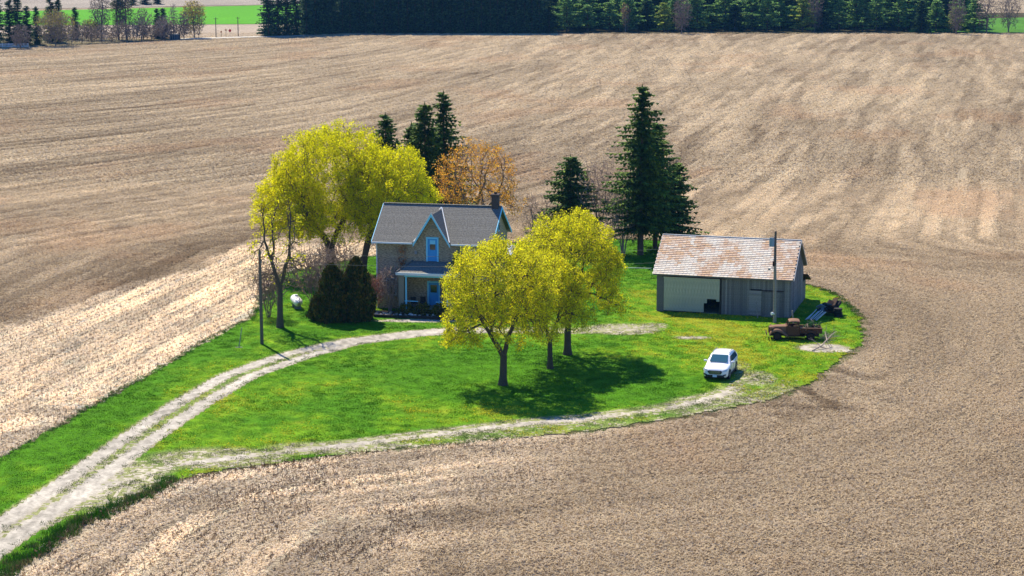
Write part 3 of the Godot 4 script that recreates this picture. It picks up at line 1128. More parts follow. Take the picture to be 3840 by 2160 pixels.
	for y in rows:
		for k in cols:
			var along_ := (y + 0.5) * ph
			var at := Vector3(-ox + (k + 0.5) * pw, ey + 0.125, -rz - 0.02) + Vector3(0, ry - ey, rz).normalized() * along_
			var tb := Basis(Vector3.RIGHT, Vector3(0, ry - ey, rz).normalized(), -Vector3(0, rz, -(ry - ey)).normalized())
			back.box(at, Vector3(pw - 0.014, ph * 1.1, 0.012), palette[rng.randi() % 9], tb)
	var back_plates := part(roof, "back_plates", back.mesh(), M.plate)
	back_plates.set_meta("kind", "stuff")
	for s in [-1.0, 1.0]:
		var b := MB.new()
		for e in [-1.0, 1.0]:
			var a := Vector3(s * (ox + 0.01), ey + 0.14, e * (rz + 0.03))
			var c := Vector3(s * (ox + 0.01), ry + 0.17, 0)
			var dn := Vector3(0, -0.13, 0)
			var th := Vector3(s * 0.035, 0, 0)
			b.prism([a, c, c + dn, a + dn], [a + th, c + th, c + dn + th, a + dn + th])
		part(h, "rake_trim", b.mesh(), M.metal_pale)
	boxpart(roof, "ridge_cap", Vector3(0, ry + 0.15, 0), Vector3(2 * ox, 0.03, 0.16), M.metal_pale)
	# lean-to at the back corner, its roof edge hanging down
	var lt := MB.new()
	lt.box(Vector3(hx - 1.6, 0.95, -hz - 1.0), Vector3(3.2, 1.9, 1.9))
	part(h, "lean_to_wall", lt.mesh(), M.board_1)
	var lr := MB.new()
	lr.prism([Vector3(hx - 3.4, 2.6, -hz + 0.05), Vector3(hx + 0.45, 2.6, -hz + 0.05), Vector3(hx + 0.45, 1.75, -hz - 2.3), Vector3(hx - 3.4, 1.75, -hz - 2.3)], [Vector3(hx - 3.4, 2.7, -hz + 0.05), Vector3(hx + 0.45, 2.7, -hz + 0.05), Vector3(hx + 0.45, 1.85, -hz - 2.3), Vector3(hx - 3.4, 1.85, -hz - 2.3)])
	part(h, "lean_to_roof", lr.mesh(), M.rust_dark)


# ---------------------------------------------------------------- poles and wires

func make_poles() -> void:
	var a := thing("utility_pole", "dark wooden utility pole on the grass strip beside the driveway", "utility pole", Vector3(-21.05, 0, 0.72), 0.0, "wooden poles in the yard")
	var b := MB.new()
	b.tube([Vector3(0, -0.3, 0), Vector3(-0.02, 4, 0), Vector3(-0.03, 8.1, 0)], [0.15, 0.13, 0.1], 10, Color.WHITE, true)
	part(a, "shaft", b.mesh(), M.pole)
	for y in [7.85, 7.05]:
		insulator(a, Vector3(0.1, y, 0.06))
	var p := thing("utility_pole", "weathered wooden pole with a grey transformer can in front of the barn", "utility pole", Vector3(23.31, 0, -8.41), 0.0, "wooden poles in the yard")
	b = MB.new()
	b.tube([Vector3(0, -0.3, 0), Vector3(-0.07, 4.1, 0), Vector3(-0.1, 5.2, 0)], [0.15, 0.135, 0.125], 10)
	part(p, "shaft", b.mesh(), M.pole_pale)
	b = MB.new()
	b.tube([Vector3(-0.1, 5.2, 0), Vector3(-0.12, 8.25, 0)], [0.125, 0.1], 10, Color.WHITE, true)
	part(p, "shaft_top", b.mesh(), M.pole)
	b = MB.new()
	b.tube([Vector3(0, 0, 0), Vector3(0, 0.05, 0), Vector3(0, 0.72, 0), Vector3(0, 0.78, 0)], [0.2, 0.23, 0.23, 0.17], 14, Color.WHITE, true)
	var can := part(p, "transformer", b.mesh(), M.steel_blue if M.has("steel_blue") else M.steel, Vector3(-0.44, 6.9, 0.08))
	for q in [-0.08, 0.08]:
		b = MB.new()
		b.tube([Vector3(q, 0.76, 0), Vector3(q, 0.95, 0)], [0.035, 0.025], 6, Color.WHITE, true)
		part(can, "bushing", b.mesh(), M.rust_dark)
	boxpart(p, "bracket", Vector3(-0.24, 7.2, 0.04), Vector3(0.24, 0.1, 0.08), M.steel)
	for y in [7.75, 7.5, 6.6, 6.35, 6.1, 5.75]:
		insulator(p, Vector3(-0.22, y, 0.1))
	b = MB.new()
	b.tube([Vector3(-0.1, 4.9, 0.05), Vector3(-0.35, 5.05, 0.15), Vector3(-0.62, 4.95, 0.2)], [0.025, 0.025, 0.025], 6)
	part(p, "lamp_arm", b.mesh(), M.steel)
	b = MB.new()
	b.tube([Vector3(-0.62, 4.98, 0.2), Vector3(-0.62, 4.8, 0.2)], [0.06, 0.15], 10, Color.WHITE, true)
	part(p, "lamp_head", b.mesh(), M.steel)
	boxpart(p, "switch_box", Vector3(-0.24, 5.35, 0.06), Vector3(0.16, 0.42, 0.14), M.rust_dark)
	b = MB.new()
	b.tube([Vector3(-0.05, 0.85, 0.16), Vector3(-0.27, 0.9, 0.2)], [0.04, 0.04], 6)
	b.tube([Vector3(-0.2, 0.9, 0.16), Vector3(-0.36, 0.9, 0.22)], [0.13, 0.14], 12, Color.WHITE, true)
	part(p, "meter", b.mesh(), M.white)
	boxpart(p, "conduit", Vector3(-0.04, 2.2, 0.16), Vector3(0.05, 4.2, 0.05), M.steel)
	# two slack wires between the poles, in front of the house
	for q in [[Vector3(-20.98, 7.9, 0.78), Vector3(23.05, 7.55, -8.3), 0.85, "upper overhead wire hanging between the two yard poles"], [Vector3(-20.98, 7.1, 0.78), Vector3(23.05, 6.1, -8.3), 0.7, "lower overhead wire hanging between the two yard poles"]]:
		var m := MB.new()
		var pts := []
		var rad := []
		for k in 25:
			var t := k / 24.0
			pts.append(q[0].lerp(q[1], t) + Vector3.DOWN * q[2] * 4.0 * t * (1 - t))
			rad.append(0.01)
		m.tube(pts, rad, 4)
		var o := part(self, numbered("overhead_wire"), m.mesh(), M.wire)
		o.set_meta("label", q[3]); o.set_meta("category", "wire"); o.set_meta("group", "wires between the poles")
	var st := thing("steel_stake", "thin dark leaning stake stuck in the grass strip by the stubble", "stake", Vector3(-22.84, 0, 2.16))
	b = MB.new()
	b.tube([Vector3(0, -0.2, 0), Vector3(0.32, 1.75, 0)], [0.04, 0.035], 6, Color.WHITE, true)
	part(st, "rod", b.mesh(), M.steel)
	b = MB.new()
	b.tube([Vector3(-0.25, 0.08, 0.02), Vector3(0.35, 0.08, 0.02)], [0.025, 0.025], 5, Color.WHITE, true)
	part(st, "foot_plate", b.mesh(), M.steel)


func insulator(p: Node, at: Vector3) -> void:
	var b := MB.new()
	b.tube([at + Vector3(0, -0.08, 0), at, at + Vector3(0, 0.07, 0)], [0.05, 0.03, 0.05], 6, Color.WHITE, true)
	part(p, "insulator", b.mesh(), M.steel)


# ---------------------------------------------------------------- trees

# limbs that split again and again on their way to the points «tg»
func grow(mb: MB, pos: Vector3, dir: Vector3, tg: PackedVector3Array, r: float, rmin: float, reach: float, tips: PackedVector3Array) -> void:
	var n := tg.size()
	if n == 1:
		var e := tg[0]
		var l := pos.distance_to(e)
		var m := pos.lerp(e, 0.5) + dir * l * 0.12 + rdir() * l * 0.06
		mb.tube([pos, m, e], [maxf(r, rmin), rmin, rmin * 0.7], 3)
		tips.append(m.lerp(e, 0.4))
		tips.append(e)
		return
	var a := (tg[rng.randi() % n] - pos).normalized()
	var b := a
	var far := 2.0
	for p in tg:
		var q := (p - pos).normalized()
		if q.dot(a) < far:
			far = q.dot(a)
			b = q
	var c := b
	far = 2.0
	for p in tg:
		var q := (p - pos).normalized()
		if q.dot(b) < far:
			far = q.dot(b)
			c = q
	var g0 := PackedVector3Array()
	var g1 := PackedVector3Array()
	for p in tg:
		var q := (p - pos).normalized()
		if q.dot(b) > q.dot(c):
			g0.append(p)
		else:
			g1.append(p)
	if g0.is_empty() or g1.is_empty():
		g0 = tg.slice(0, n / 2)
		g1 = tg.slice(n / 2)
	for g in [g0, g1]:
		var cent := Vector3.ZERO
		for p in g:
			cent += p
		cent /= g.size()
		var f := reach * rf(0.75, 1.25)
		var nx := pos.lerp(cent, f)
		var l := pos.distance_to(nx)
		nx += rdir() * l * 0.1
		var rc := maxf(rmin, r * pow(float(g.size()) / n, 0.46))
		var mid := pos.lerp(nx, 0.5) + dir * l * 0.14 + rdir() * l * 0.04
		mb.tube([pos, mid, nx], [maxf(rmin, minf(r, rc * 1.15)), rc, rc * 0.93], 6 if rc > 0.06 else (4 if rc > 0.025 else 3))
		grow(mb, nx, (nx - mid).normalized(), g, rc, rmin, reach, tips)


# points in a crown made of egg shapes [centre, radii, share, how hollow]
func crown_points(env: Array, count: int, lump: float, s: int, floor_y := -0.6) -> PackedVector3Array:
	var f := FastNoiseLite.new()
	f.seed = s
	f.frequency = 0.9
	var out := PackedVector3Array()
	for e in env:
		var m := int(count * e[2])
		while m > 0:
			var d := rdir()
			if d.y < floor_y:
				continue
			var k: float = lerpf(e[3], 1.0, pow(rng.randf(), 0.55)) * (1.0 + lump * f.get_noise_3dv(d * 2.2))
			out.append(e[0] + d * e[1] * k)
			m -= 1
	return out


func leaves(tips: PackedVector3Array, per: int, spread: float, size: float, cols: Array, keep = null) -> ArrayMesh:
	var mb := MB.new()
	for p in tips:
		var m := per
		if keep != null:
			m = int(per * float(keep.call(p)) + rng.randf())
		for k in m:
			var q := p + rdir() * spread * sqrt(rng.randf())
			var x := rdir()
			var y := x.cross(rdir()).normalized()
			var s := size * rf(0.55, 1.25)
			var col: Color = cols[rng.randi() % cols.size()] * rf(0.8, 1.2)
			mb.quad(q - x * s * 0.5, q + y * s * 0.42, q + x * s * 0.5, q - y * s * 0.42, col)
	return mb.mesh()


# a broad-leaved tree: trunk to the fork, limbs, twigs, leaves
func broadleaf(called: String, label: String, at: Vector3, o: Dictionary, group := "") -> Node3D:
	var t := thing(called, label, "tree", at, 0.0, group)
	var tg := crown_points(o.env, o.tips, o.get("lump", 0.22), rng.randi() % 1000, o.get("floor", -0.6))
	var fork: Vector3 = o.fork
	var r: float = o.r
	var b := MB.new()
	b.tube([Vector3(0, -0.3, 0), Vector3(0, 0.12, 0), fork * 0.3, fork * 0.7, fork], [r * 1.9, r * 1.45, r * 1.08, r, r * 0.98], 9)
	part(t, "trunk", b.mesh(), o.get("bark", M.bark))
	var limbs := MB.new()
	var tips := PackedVector3Array()
	grow(limbs, fork - Vector3(0, 0.15, 0), Vector3.UP, tg, r * 0.95, o.get("rmin", 0.014), o.get("reach", 0.36), tips)
	part(t, "branches", limbs.mesh(), o.get("bark", M.bark))
	if o.get("per", 0) > 0:
		part(t, "crown", leaves(tips, o.per, o.get("spread", 0.35), o.get("size", 0.15), o.cols, o.get("keep")), M.leaf)
	else:
		pass
	return t


func spruce_crown(h: float, r: float, y0: float, gap: float, cols: Array, ragged := 0.25, power := 0.8, fine := 1.0) -> ArrayMesh:
	var mb := MB.new()
	var y := y0
	while y < h - 0.25:
		var fr := (y - y0) / (h - y0)
		var l0 := r * pow(1.0 - fr, power) * (1.0 if fr > 0.12 else lerpf(0.75, 1.0, fr / 0.12)) + 0.12
		var nb := int(lerpf(10.0, 6.0, fr) * clampf(fine, 0.95, 1.3))
		for k in nb:
			var az := rf(0, TAU)
			var l := l0 * rf(1.0 - ragged * 1.6, 1.0 + ragged * 0.7)
			var out := Vector3(cos(az), 0, sin(az))
			var side := Vector3(-out.z, 0, out.x)
			var droop := rf(0.02, 0.42) * (1.2 - fr) - 0.1
			var steps := maxi(3, int(l / (0.34 / fine)))
			for s in steps:
				var q := (s + rf(0.5, 1.0)) / steps
				var p := out * l * q + Vector3(0, y - droop * l * (1.5 * q - 0.75 * q * q) + 0.05 * rf(-1, 1), 0)
				var wd := (1.0 / maxf(fine, 0.5)) * (0.26 + 0.42 * (1.0 - q) * minf(1.0, l / 2.0)) * rf(0.7, 1.25)
				var fwd := 0.3 * rf(0.8, 1.2) / fine
				var col: Color = cols[rng.randi() % cols.size()] * rf(0.75, 1.25)
				for e in [-1.0, 1.0]:
					var tip: Vector3 = p + (side * e * 0.85 + out * 0.62).normalized() * wd + Vector3.DOWN * wd * rf(0.1, 0.5)
					mb.tri(p - out * fwd * 0.6, tip, p + out * fwd * 0.5, col)
				mb.tri(p - out * fwd * 0.7 + side * rf(-0.1, 0.1), p + Vector3.DOWN * wd * rf(0.5, 0.95) + out * 0.06, p + out * fwd * 0.7, col * 0.9)
			var tp := out * l + Vector3(0, y - droop * l * 0.75, 0)
			mb.tri(tp - side * 0.09, tp + out * 0.3 + Vector3.UP * 0.03, tp + side * 0.09, cols[0])
		y += gap * rf(0.75, 1.25) * lerpf(1.0, 0.75, fr)
	for k in 8:
		var az := rf(0, TAU)
		var o := Vector3(cos(az), 0, sin(az)) * 0.14
		mb.tri(Vector3(o.x, h - 0.6, o.z), Vector3(0, h + 0.1, 0), Vector3(-o.z, h - 0.6, o.x), cols[0])
	return mb.mesh()


# an old white pine: layered limbs with tufts of needles towards their ends
func pine_crown(h: float, r: float, y0: float, cols: Array) -> ArrayMesh:
	var mb := MB.new()
	var y := y0
	while y < h:
		var fr := (y - y0) / (h - y0)
		var l0 := r * sin(clampf(0.35 + fr * 0.85, 0, 1) * PI * 0.92) * rf(0.55, 1.25) + 0.5
		for k in 6:
			var az := rf(0, TAU)
			var l := l0 * rf(0.45, 1.25)
			var out := Vector3(cos(az), rf(0.05, 0.25), sin(az))
			mb.tube([Vector3(0, y, 0), out * l + Vector3(0, y, 0)], [0.06, 0.02], 3, Color(0.07, 0.05, 0.04))
			for s in int(24 * l / 2.0) + 12:
				var q := rf(0.35, 1.05)
				var p := out * l * q + Vector3(0, y, 0) + rdir() * Vector3(0.65, 0.35, 0.65) * rf(0.3, 1.0)
				var col: Color = cols[rng.randi() % cols.size()] * rf(0.7, 1.25)
				var x := rdir()
				var z := x.cross(rdir()).normalized()
				mb.quad(p - x * 0.34, p + z * 0.24, p + x * 0.34, p - z * 0.24, col)
		y += rf(0.75, 1.15)
	return mb.mesh()


const SPRUCE := [Color(0.068, 0.13, 0.028), Color(0.098, 0.175, 0.033), Color(0.046, 0.092, 0.025), Color(0.15, 0.23, 0.038)]
const YELLOW := [Color(0.78, 0.73, 0.02), Color(0.68, 0.68, 0.02), Color(0.84, 0.77, 0.03), Color(0.58, 0.59, 0.02), Color(0.74, 0.76, 0.02), Color(0.34, 0.31, 0.03), Color(0.42, 0.40, 0.03)]
const CHARTREUSE := [Color(0.70, 0.69, 0.010), Color(0.78, 0.74, 0.012), Color(0.54, 0.57, 0.010), Color(0.82, 0.74, 0.02), Color(0.72, 0.74, 0.012), Color(0.32, 0.32, 0.02)]
const AMBER := [Color(0.72, 0.38, 0.05), Color(0.66, 0.31, 0.04), Color(0.74, 0.48, 0.06), Color(0.52, 0.26, 0.05)]


func spruce(label: String, at: Vector3, h: float, r: float, y0: float, group: String, gap := 0.34, ragged := 0.25, power := 0.8, lean := 0.0) -> Node3D:
	var t := thing("spruce_tree", label, "tree", at, 0.0, group)
	t.rotation.z = lean
	var b := MB.new()
	b.tube([Vector3(0, -0.3, 0), Vector3(0, 0.2, 0), Vector3(0, h * 0.5, 0), Vector3(0, h * 0.97, 0)], [h * 0.024, h * 0.019, h * 0.011, 0.03], 8)
	part(t, "trunk", b.mesh(), M.bark)
	part(t, "crown", spruce_crown(h, r, y0, gap * 0.85, SPRUCE, ragged, power, 0.82), M.needle)
	return t


func make_yard_trees() -> void:
	var g := "maples in fresh yellow leaf on the yard"
	# leaves hang in clumps with gaps between, and thin out on the low limbs
	var gaps := func(p): return clampf(0.75 + noise_fine.get_noise_3d(p.x * 1.4, p.y * 1.4, p.z * 1.4) * 1.6, 0.35, 1.4) * (1.0 if p.y > 4.2 else 0.75)
	var gaps_high := func(p): return clampf(0.75 + noise_fine.get_noise_3d(p.x * 1.2, p.y * 1.2, p.z * 1.2) * 1.7, 0.4, 1.5) * smoothstep(1.8, 4.6, p.y)
	# the three on the lawn
	broadleaf("maple_tree", "yellow-leaved maple standing nearest on the lawn, its whole trunk showing", Vector3(-0.7, 0.03, 15.8), {
		"env": [[Vector3(-0.2, 7.3, 0), Vector3(4.5, 4.2, 4.4), 0.78, 0.5], [Vector3(-0.3, 4.4, 0), Vector3(4.8, 2.2, 4.4), 0.24, 0.5], [Vector3(-3.2, 3.6, 0.6), Vector3(1.6, 0.9, 1.4), 0.06, 0.1]],
		"tips": 1400, "fork": Vector3(0.06, 2.3, 0), "r": 0.27, "per": 24, "spread": 0.37, "size": 0.128, "keep": gaps, "cols": YELLOW, "floor": -0.45}, g)
	broadleaf("maple_tree", "smaller yellow maple between the two bigger ones on the lawn", Vector3(3.04, 0.03, 9.99), {
		"env": [[Vector3(-0.4, 6.3, 0), Vector3(3.3, 3.1, 3.4), 0.8, 0.45], [Vector3(0, 4.0, 0), Vector3(3.6, 2.0, 3.2), 0.28, 0.5]],
		"tips": 760, "fork": Vector3(-0.03, 2.0, 0), "r": 0.2, "per": 24, "spread": 0.37, "size": 0.128, "keep": gaps, "cols": YELLOW, "floor": -0.45}, g)
	broadleaf("maple_tree", "tall yellow maple at the back of the lawn group, nearest the driveway end", Vector3(4.57, 0.03, 4.8), {
		"env": [[Vector3(0.1, 7.7, 0), Vector3(4.3, 4.3, 4.3), 0.72, 0.5], [Vector3(0.4, 4.4, 0), Vector3(4.7, 2.6, 4.4), 0.32, 0.5], [Vector3(3.5, 7.4, 0), Vector3(1.2, 1.5, 1.4), 0.06, 0.1]],
		"tips": 1350, "fork": Vector3(0, 2.1, 0), "r": 0.28, "per": 24, "spread": 0.37, "size": 0.128, "keep": gaps, "cols": YELLOW, "floor": -0.45}, g)
	# the two great maples beside the house
	broadleaf("maple_tree", "great yellow-green maple left of the house, the widest crown of all", Vector3(-18.4, 0.03, -33.4), {
		"env": [[Vector3(0.6, 9.0, 0), Vector3(6.8, 6.2, 5.9), 0.8, 0.48], [Vector3(-3.8, 6.6, 1), Vector3(4.0, 4.4, 4), 0.26, 0.4], [Vector3(1.0, 5.2, 1.5), Vector3(5.4, 2.4, 4.5), 0.16, 0.4]],
		"tips": 2300, "fork": Vector3(0.1, 2.6, 0), "r": 0.46, "per": 26, "spread": 0.47, "size": 0.145, "keep": gaps_high, "cols": CHARTREUSE, "floor": -0.6}, g)
	broadleaf("maple_tree", "yellow-green maple with a forked dark trunk close to the house corner", Vector3(-15.0, 0.03, -30.6), {
		"env": [[Vector3(2.6, 8.2, -1), Vector3(4.9, 4.9, 5.0), 0.85, 0.5], [Vector3(4.5, 6.4, -1.5), Vector3(3.2, 2.3, 3), 0.15, 0.4]],
		"tips": 1400, "fork": Vector3(0.3, 2.2, 0), "r": 0.4, "per": 26, "spread": 0.47, "size": 0.145, "keep": gaps_high, "cols": CHARTREUSE, "floor": -0.6}, g)
	# half-bare tree in front of them
	broadleaf("half_bare_tree", "half bare tree with a dark trunk behind the roadside utility pole", Vector3(-20.32, 0.03, -6.3), {
		"env": [[Vector3(0.0, 8.4, 0), Vector3(2.6, 3.7, 2.6), 0.6, 0.35], [Vector3(-1.0, 5.6, 0), Vector3(2.0, 2.4, 2.0), 0.22, 0.4], [Vector3(1.2, 5.2, 0), Vector3(1.9, 2.2, 1.9), 0.18, 0.4]],
		"tips": 480, "fork": Vector3(0.05, 3.3, 0), "r": 0.25, "rmin": 0.016, "per": 3, "spread": 0.32, "size": 0.16, "cols": CHARTREUSE, "floor": -0.9,
		"keep": func(p): return 1.0 if noise_fine.get_noise_2d(p.x * 0.8, p.y * 0.8) > 0.0 and p.y > 6.0 else 0.08})
	# the amber maple behind the house
	broadleaf("amber_maple_tree", "orange-leaved maple rising behind the house roof", Vector3(-3.4, 0.03, -45.6), {
		"env": [[Vector3(-0.4, 7.8, 0), Vector3(4.6, 4.6, 4.6), 0.85, 0.45], [Vector3(0.6, 5.2, 0), Vector3(4.4, 2.6, 4.2), 0.15, 0.5]],
		"tips": 900, "fork": Vector3(0, 2.4, 0), "r": 0.3, "rmin": 0.018, "per": 7, "spread": 0.4, "size": 0.15, "cols": AMBER, "keep": gaps, "bark": M.twig})
	# spruces
	var bg := "spruces behind the house"
	spruce("broad dark spruce, leftmost of those behind the great maple", Vector3(-14.1, 0, -56.5), 14.2, 3.4, 0.8, bg, 0.3, 0.3, 0.62)
	spruce("low thin spruce tip between two taller spruces behind the house", Vector3(-11.3, 0, -58.5), 13.0, 3.2, 0.8, bg, 0.3, 0.3, 0.7)
	spruce("dense dark spruce in the middle of the group behind the house", Vector3(-9.7, 0, -56.5), 15.4, 3.3, 0.8, bg, 0.26, 0.15, 0.55)
	spruce("tallest spruce behind the house, with a slender open top", Vector3(-7.7, 0, -59.5), 16.5, 4.3, 0.8, bg, 0.34, 0.4, 0.7)
	spruce("short dark spruce low behind the amber maple", Vector3(-6.2, 0, -51.5), 7.4, 2.4, 0.4, bg)
	var rg := "spruces between house and barn"
	spruce("very tall ragged spruce left behind the barn", Vector3(13.7, 0, -45.0), 18.3, 4.3, 2.8, rg, 0.23, 0.55, 0.64)
	spruce("bushy spruce with bare lower trunk at the barn's back corner", Vector3(15.6, 0, -49.6), 14.0, 3.5, 2.2, rg, 0.22, 0.5, 0.6)
	spruce("lower spruce on the outer side of the tall spruce behind the barn", Vector3(17.9, 0, -51.5), 9.4, 3.2, 0.9, rg, 0.28, 0.4, 0.5)
	spruce("young conical spruce rising behind the lawn maples", Vector3(6.3, 0, -48.5), 10.4, 4.6, 0.5, rg, 0.26, 0.25, 0.62)
	spruce("tiny slender spruce growing against the house front", Vector3(-4.9, 0.03, -12.9), 5.9, 0.75, 0.5, "spruces behind the house", 0.24, 0.3)
	# bare trees and thickets
	var tw := "bare trees and thickets round the yard"
	bare("bare pinkish tree between the young and the tall spruce", Vector3(9.4, 0, -48.6), 10.2, 2.9, 420, M.twig_pink, tw, 3)
	bare("bare grey-brown tree just left of the tall spruce trunks", Vector3(11.9, 0, -45.6), 7.4, 2.5, 420, M.twig_grey, tw, 4)
	bare("thin bare sapling left of the young spruce", Vector3(2.6, 0, -47.5), 6.4, 1.9, 200, M.twig_pink, tw, 3)
	bare("bare shrub behind the tank and left of the dark cedars", Vector3(-18.2, 0.03, -15.0), 5.6, 2.5, 460, M.twig, tw, 6)
	bare("bare thicket under the half bare tree at the yard edge", Vector3(-21.9, 0.03, -11.0), 4.8, 1.9, 330, M.twig, tw, 6)
	bare("low bare shrub between the tank and the great maple trunk", Vector3(-16.8, 0.03, -20.5), 5.4, 2.4, 420, M.twig, tw, 6)
	bare("reddish bare bush by the house corner", Vector3(-12.6, 0.03, -13.8), 3.6, 1.2, 260, M.twig_red, tw, 7)
	bare("bare bush in the flower bed beside the porch", Vector3(-11.1, 0.03, -13.2), 4.6, 1.15, 260, M.twig_pink, tw, 6)
	# cedars
	cedar("rounded dark cedar nearer the tank", Vector3(-15.95, 0.03, -9.0), 5.1, 1.6)
	cedar("taller rounded dark cedar nearer the house", Vector3(-13.85, 0.03, -9.5), 5.6, 1.55)
	cedar("small yellowish cedar bush at the foot of the dark cedars", Vector3(-17.4, 0.03, -9.6), 2.2, 0.75)


func bare(label: String, at: Vector3, h: float, r: float, tips: int, m: Material, group: String, stems: int) -> Node3D:
	var t := thing("bare_tree" if stems < 5 else "bare_shrub", label, "tree" if stems < 5 else "shrub", at, 0.0, group)
	var b := MB.new()
	for k in stems:
		var az := TAU * k / stems + rf(-0.5, 0.5)
		var lean := Vector3(cos(az), 0, sin(az)) * r * 0.45
		var tg := crown_points([[Vector3(lean.x, h * 0.6, lean.z), Vector3(r * 0.7, h * 0.42, r * 0.7), 1.0, 0.2]], tips * 5 / 2 / stems, 0.2, rng.randi() % 1000, -0.95)
		var fork := lean * 0.25 + Vector3(0, h * (0.16 if stems < 5 else 0.06), 0)
		b.tube([lean * 0.1 + Vector3(0, -0.2, 0), fork], [0.09 if stems < 5 else 0.05, 0.07 if stems < 5 else 0.04], 5)
		var tp := PackedVector3Array()
		grow(b, fork, Vector3.UP, tg, 0.07 if stems < 5 else 0.04, 0.023, 0.38, tp)
	part(t, "branches", b.mesh(), m)
	return t


func cedar(label: String, at: Vector3, h: float, r: float) -> void:
	var t := thing("cedar_shrub", label, "shrub", at, 0.0, "cedars in front of the house")
	var b := MB.new()
	b.tube([Vector3(0, -0.1, 0), Vector3(0, h * 0.8, 0)], [0.14, 0.05], 6)
	part(t, "trunk", b.mesh(), M.bark)
	var core := MB.new()
	var rows := []
	for y in 13:
		var row := []
		var fy := y / 12.0
		var rr := r * 0.62 * pow(1.0 - pow(minf(fy, 0.999), 1.9), 0.72)
		for k in 15:
			var az := TAU * k / 14.0
			row.append(Vector3(cos(az) * rr, h * 0.93 * fy + 0.04, sin(az) * rr))
		rows.append(row)
	core.skin(rows, Color(0.07, 0.08, 0.018), false)
	part(t, "inner_foliage", core.mesh(), M.plain)
	var f := MB.new()
	var cols := [Color(0.055, 0.075, 0.016), Color(0.08, 0.085, 0.018), Color(0.11, 0.085, 0.02), Color(0.045, 0.06, 0.016), Color(0.15, 0.1, 0.022)]
	for k in int(5200 * r * h / 8.0):
		var fy := pow(rng.randf(), 0.9)
		var az := rf(0, TAU)
		var lump := 1.0 + 0.45 * noise_mid.get_noise_3d(cos(az) * 14.0 + at.x * 9.0, fy * 30.0, sin(az) * 14.0)
		var rr := r * pow(1.0 - pow(fy, 1.9), 0.72) * lerpf(0.82, 1.0, smoothstep(0.0, 0.25, fy)) * lump * rf(0.76, 1.06)
		var p := Vector3(cos(az) * rr, h * fy, sin(az) * rr)
		var out := Vector3(cos(az), 0.5, sin(az)).normalized()
		var up := (Vector3.UP * 0.8 + out * 0.5 + rdir() * 0.5).normalized()
		var side := up.cross(rdir()).normalized()
		var s := rf(0.14, 0.36)
		f.tri(p - side * s * 0.45, p + up * s, p + side * s * 0.45, cols[rng.randi() % cols.size()] * rf(0.7, 1.2))
	part(t, "foliage", f.mesh(), M.needle)


# ---------------------------------------------------------------- the far edge of the field

const ORD := ["first", "second", "third", "fourth", "fifth", "sixth", "seventh", "eighth", "ninth", "tenth", "eleventh", "twelfth", "thirteenth", "fourteenth", "fifteenth", "sixteenth", "seventeenth", "eighteenth", "nineteenth", "twentieth", "twenty-first", "twenty-second", "twenty-third", "twenty-fourth", "twenty-fifth", "twenty-sixth", "twenty-seventh", "twenty-eighth", "twenty-ninth", "thirtieth", "thirty-first", "thirty-second", "thirty-third", "thirty-fourth", "thirty-fifth", "thirty-sixth", "thirty-seventh", "thirty-eighth", "thirty-ninth", "fortieth"]


func far_copy(called: String, label: String, at: Vector3, kit: Array, scale: Vector3, group: String) -> void:
	var t := thing(called, label, "tree", at, rf(0, 360), group)
	part(t, "trunk", kit[0], M.bark, Vector3.ZERO, Basis.from_scale(scale))
	part(t, "crown", kit[1], M.pine if called == "pine_tree" else M.needle, Vector3.ZERO, Basis.from_scale(scale))


func trunk_mesh(h: float, r: float) -> ArrayMesh:
	var b := MB.new()
	b.tube([Vector3(0, -0.5, 0), Vector3(0, h * 0.5, 0), Vector3(0, h, 0)], [r, r * 0.7, 0.04], 7)
	return b.mesh()


func bare_far(label: String, at: Vector3, h: float, r: float, tips: int, m: Material, group: String, tinge := [], amount := 0) -> void:
	var t := thing("bare_tree", label, "tree", at, 0.0, group)
	var tg := crown_points([[Vector3(0, h * 0.56, 0), Vector3(r, h * 0.46, r), 0.8, 0.15], [Vector3(0, h * 0.3, 0), Vector3(r * 0.8, h * 0.3, r * 0.8), 0.2, 0.2]], tips * 4, 0.25, rng.randi() % 1000, -0.9)
	var b := MB.new()
	var fork := Vector3(0, h * 0.07, 0)
	b.tube([Vector3(0, -0.4, 0), fork], [h * 0.022, h * 0.018], 6)
	part(t, "trunk", b.mesh(), m)
	var l := MB.new()
	var tp := PackedVector3Array()
	grow(l, fork, Vector3.UP, tg, h * 0.018, 0.045, 0.37, tp)
	part(t, "branches", l.mesh(), m)
	if amount > 0:
		part(t, "crown", leaves(tp, amount, 0.5, 0.3, tinge, func(p): return 1.0 if p.y > h * 0.6 else 0.25), M.leaf)


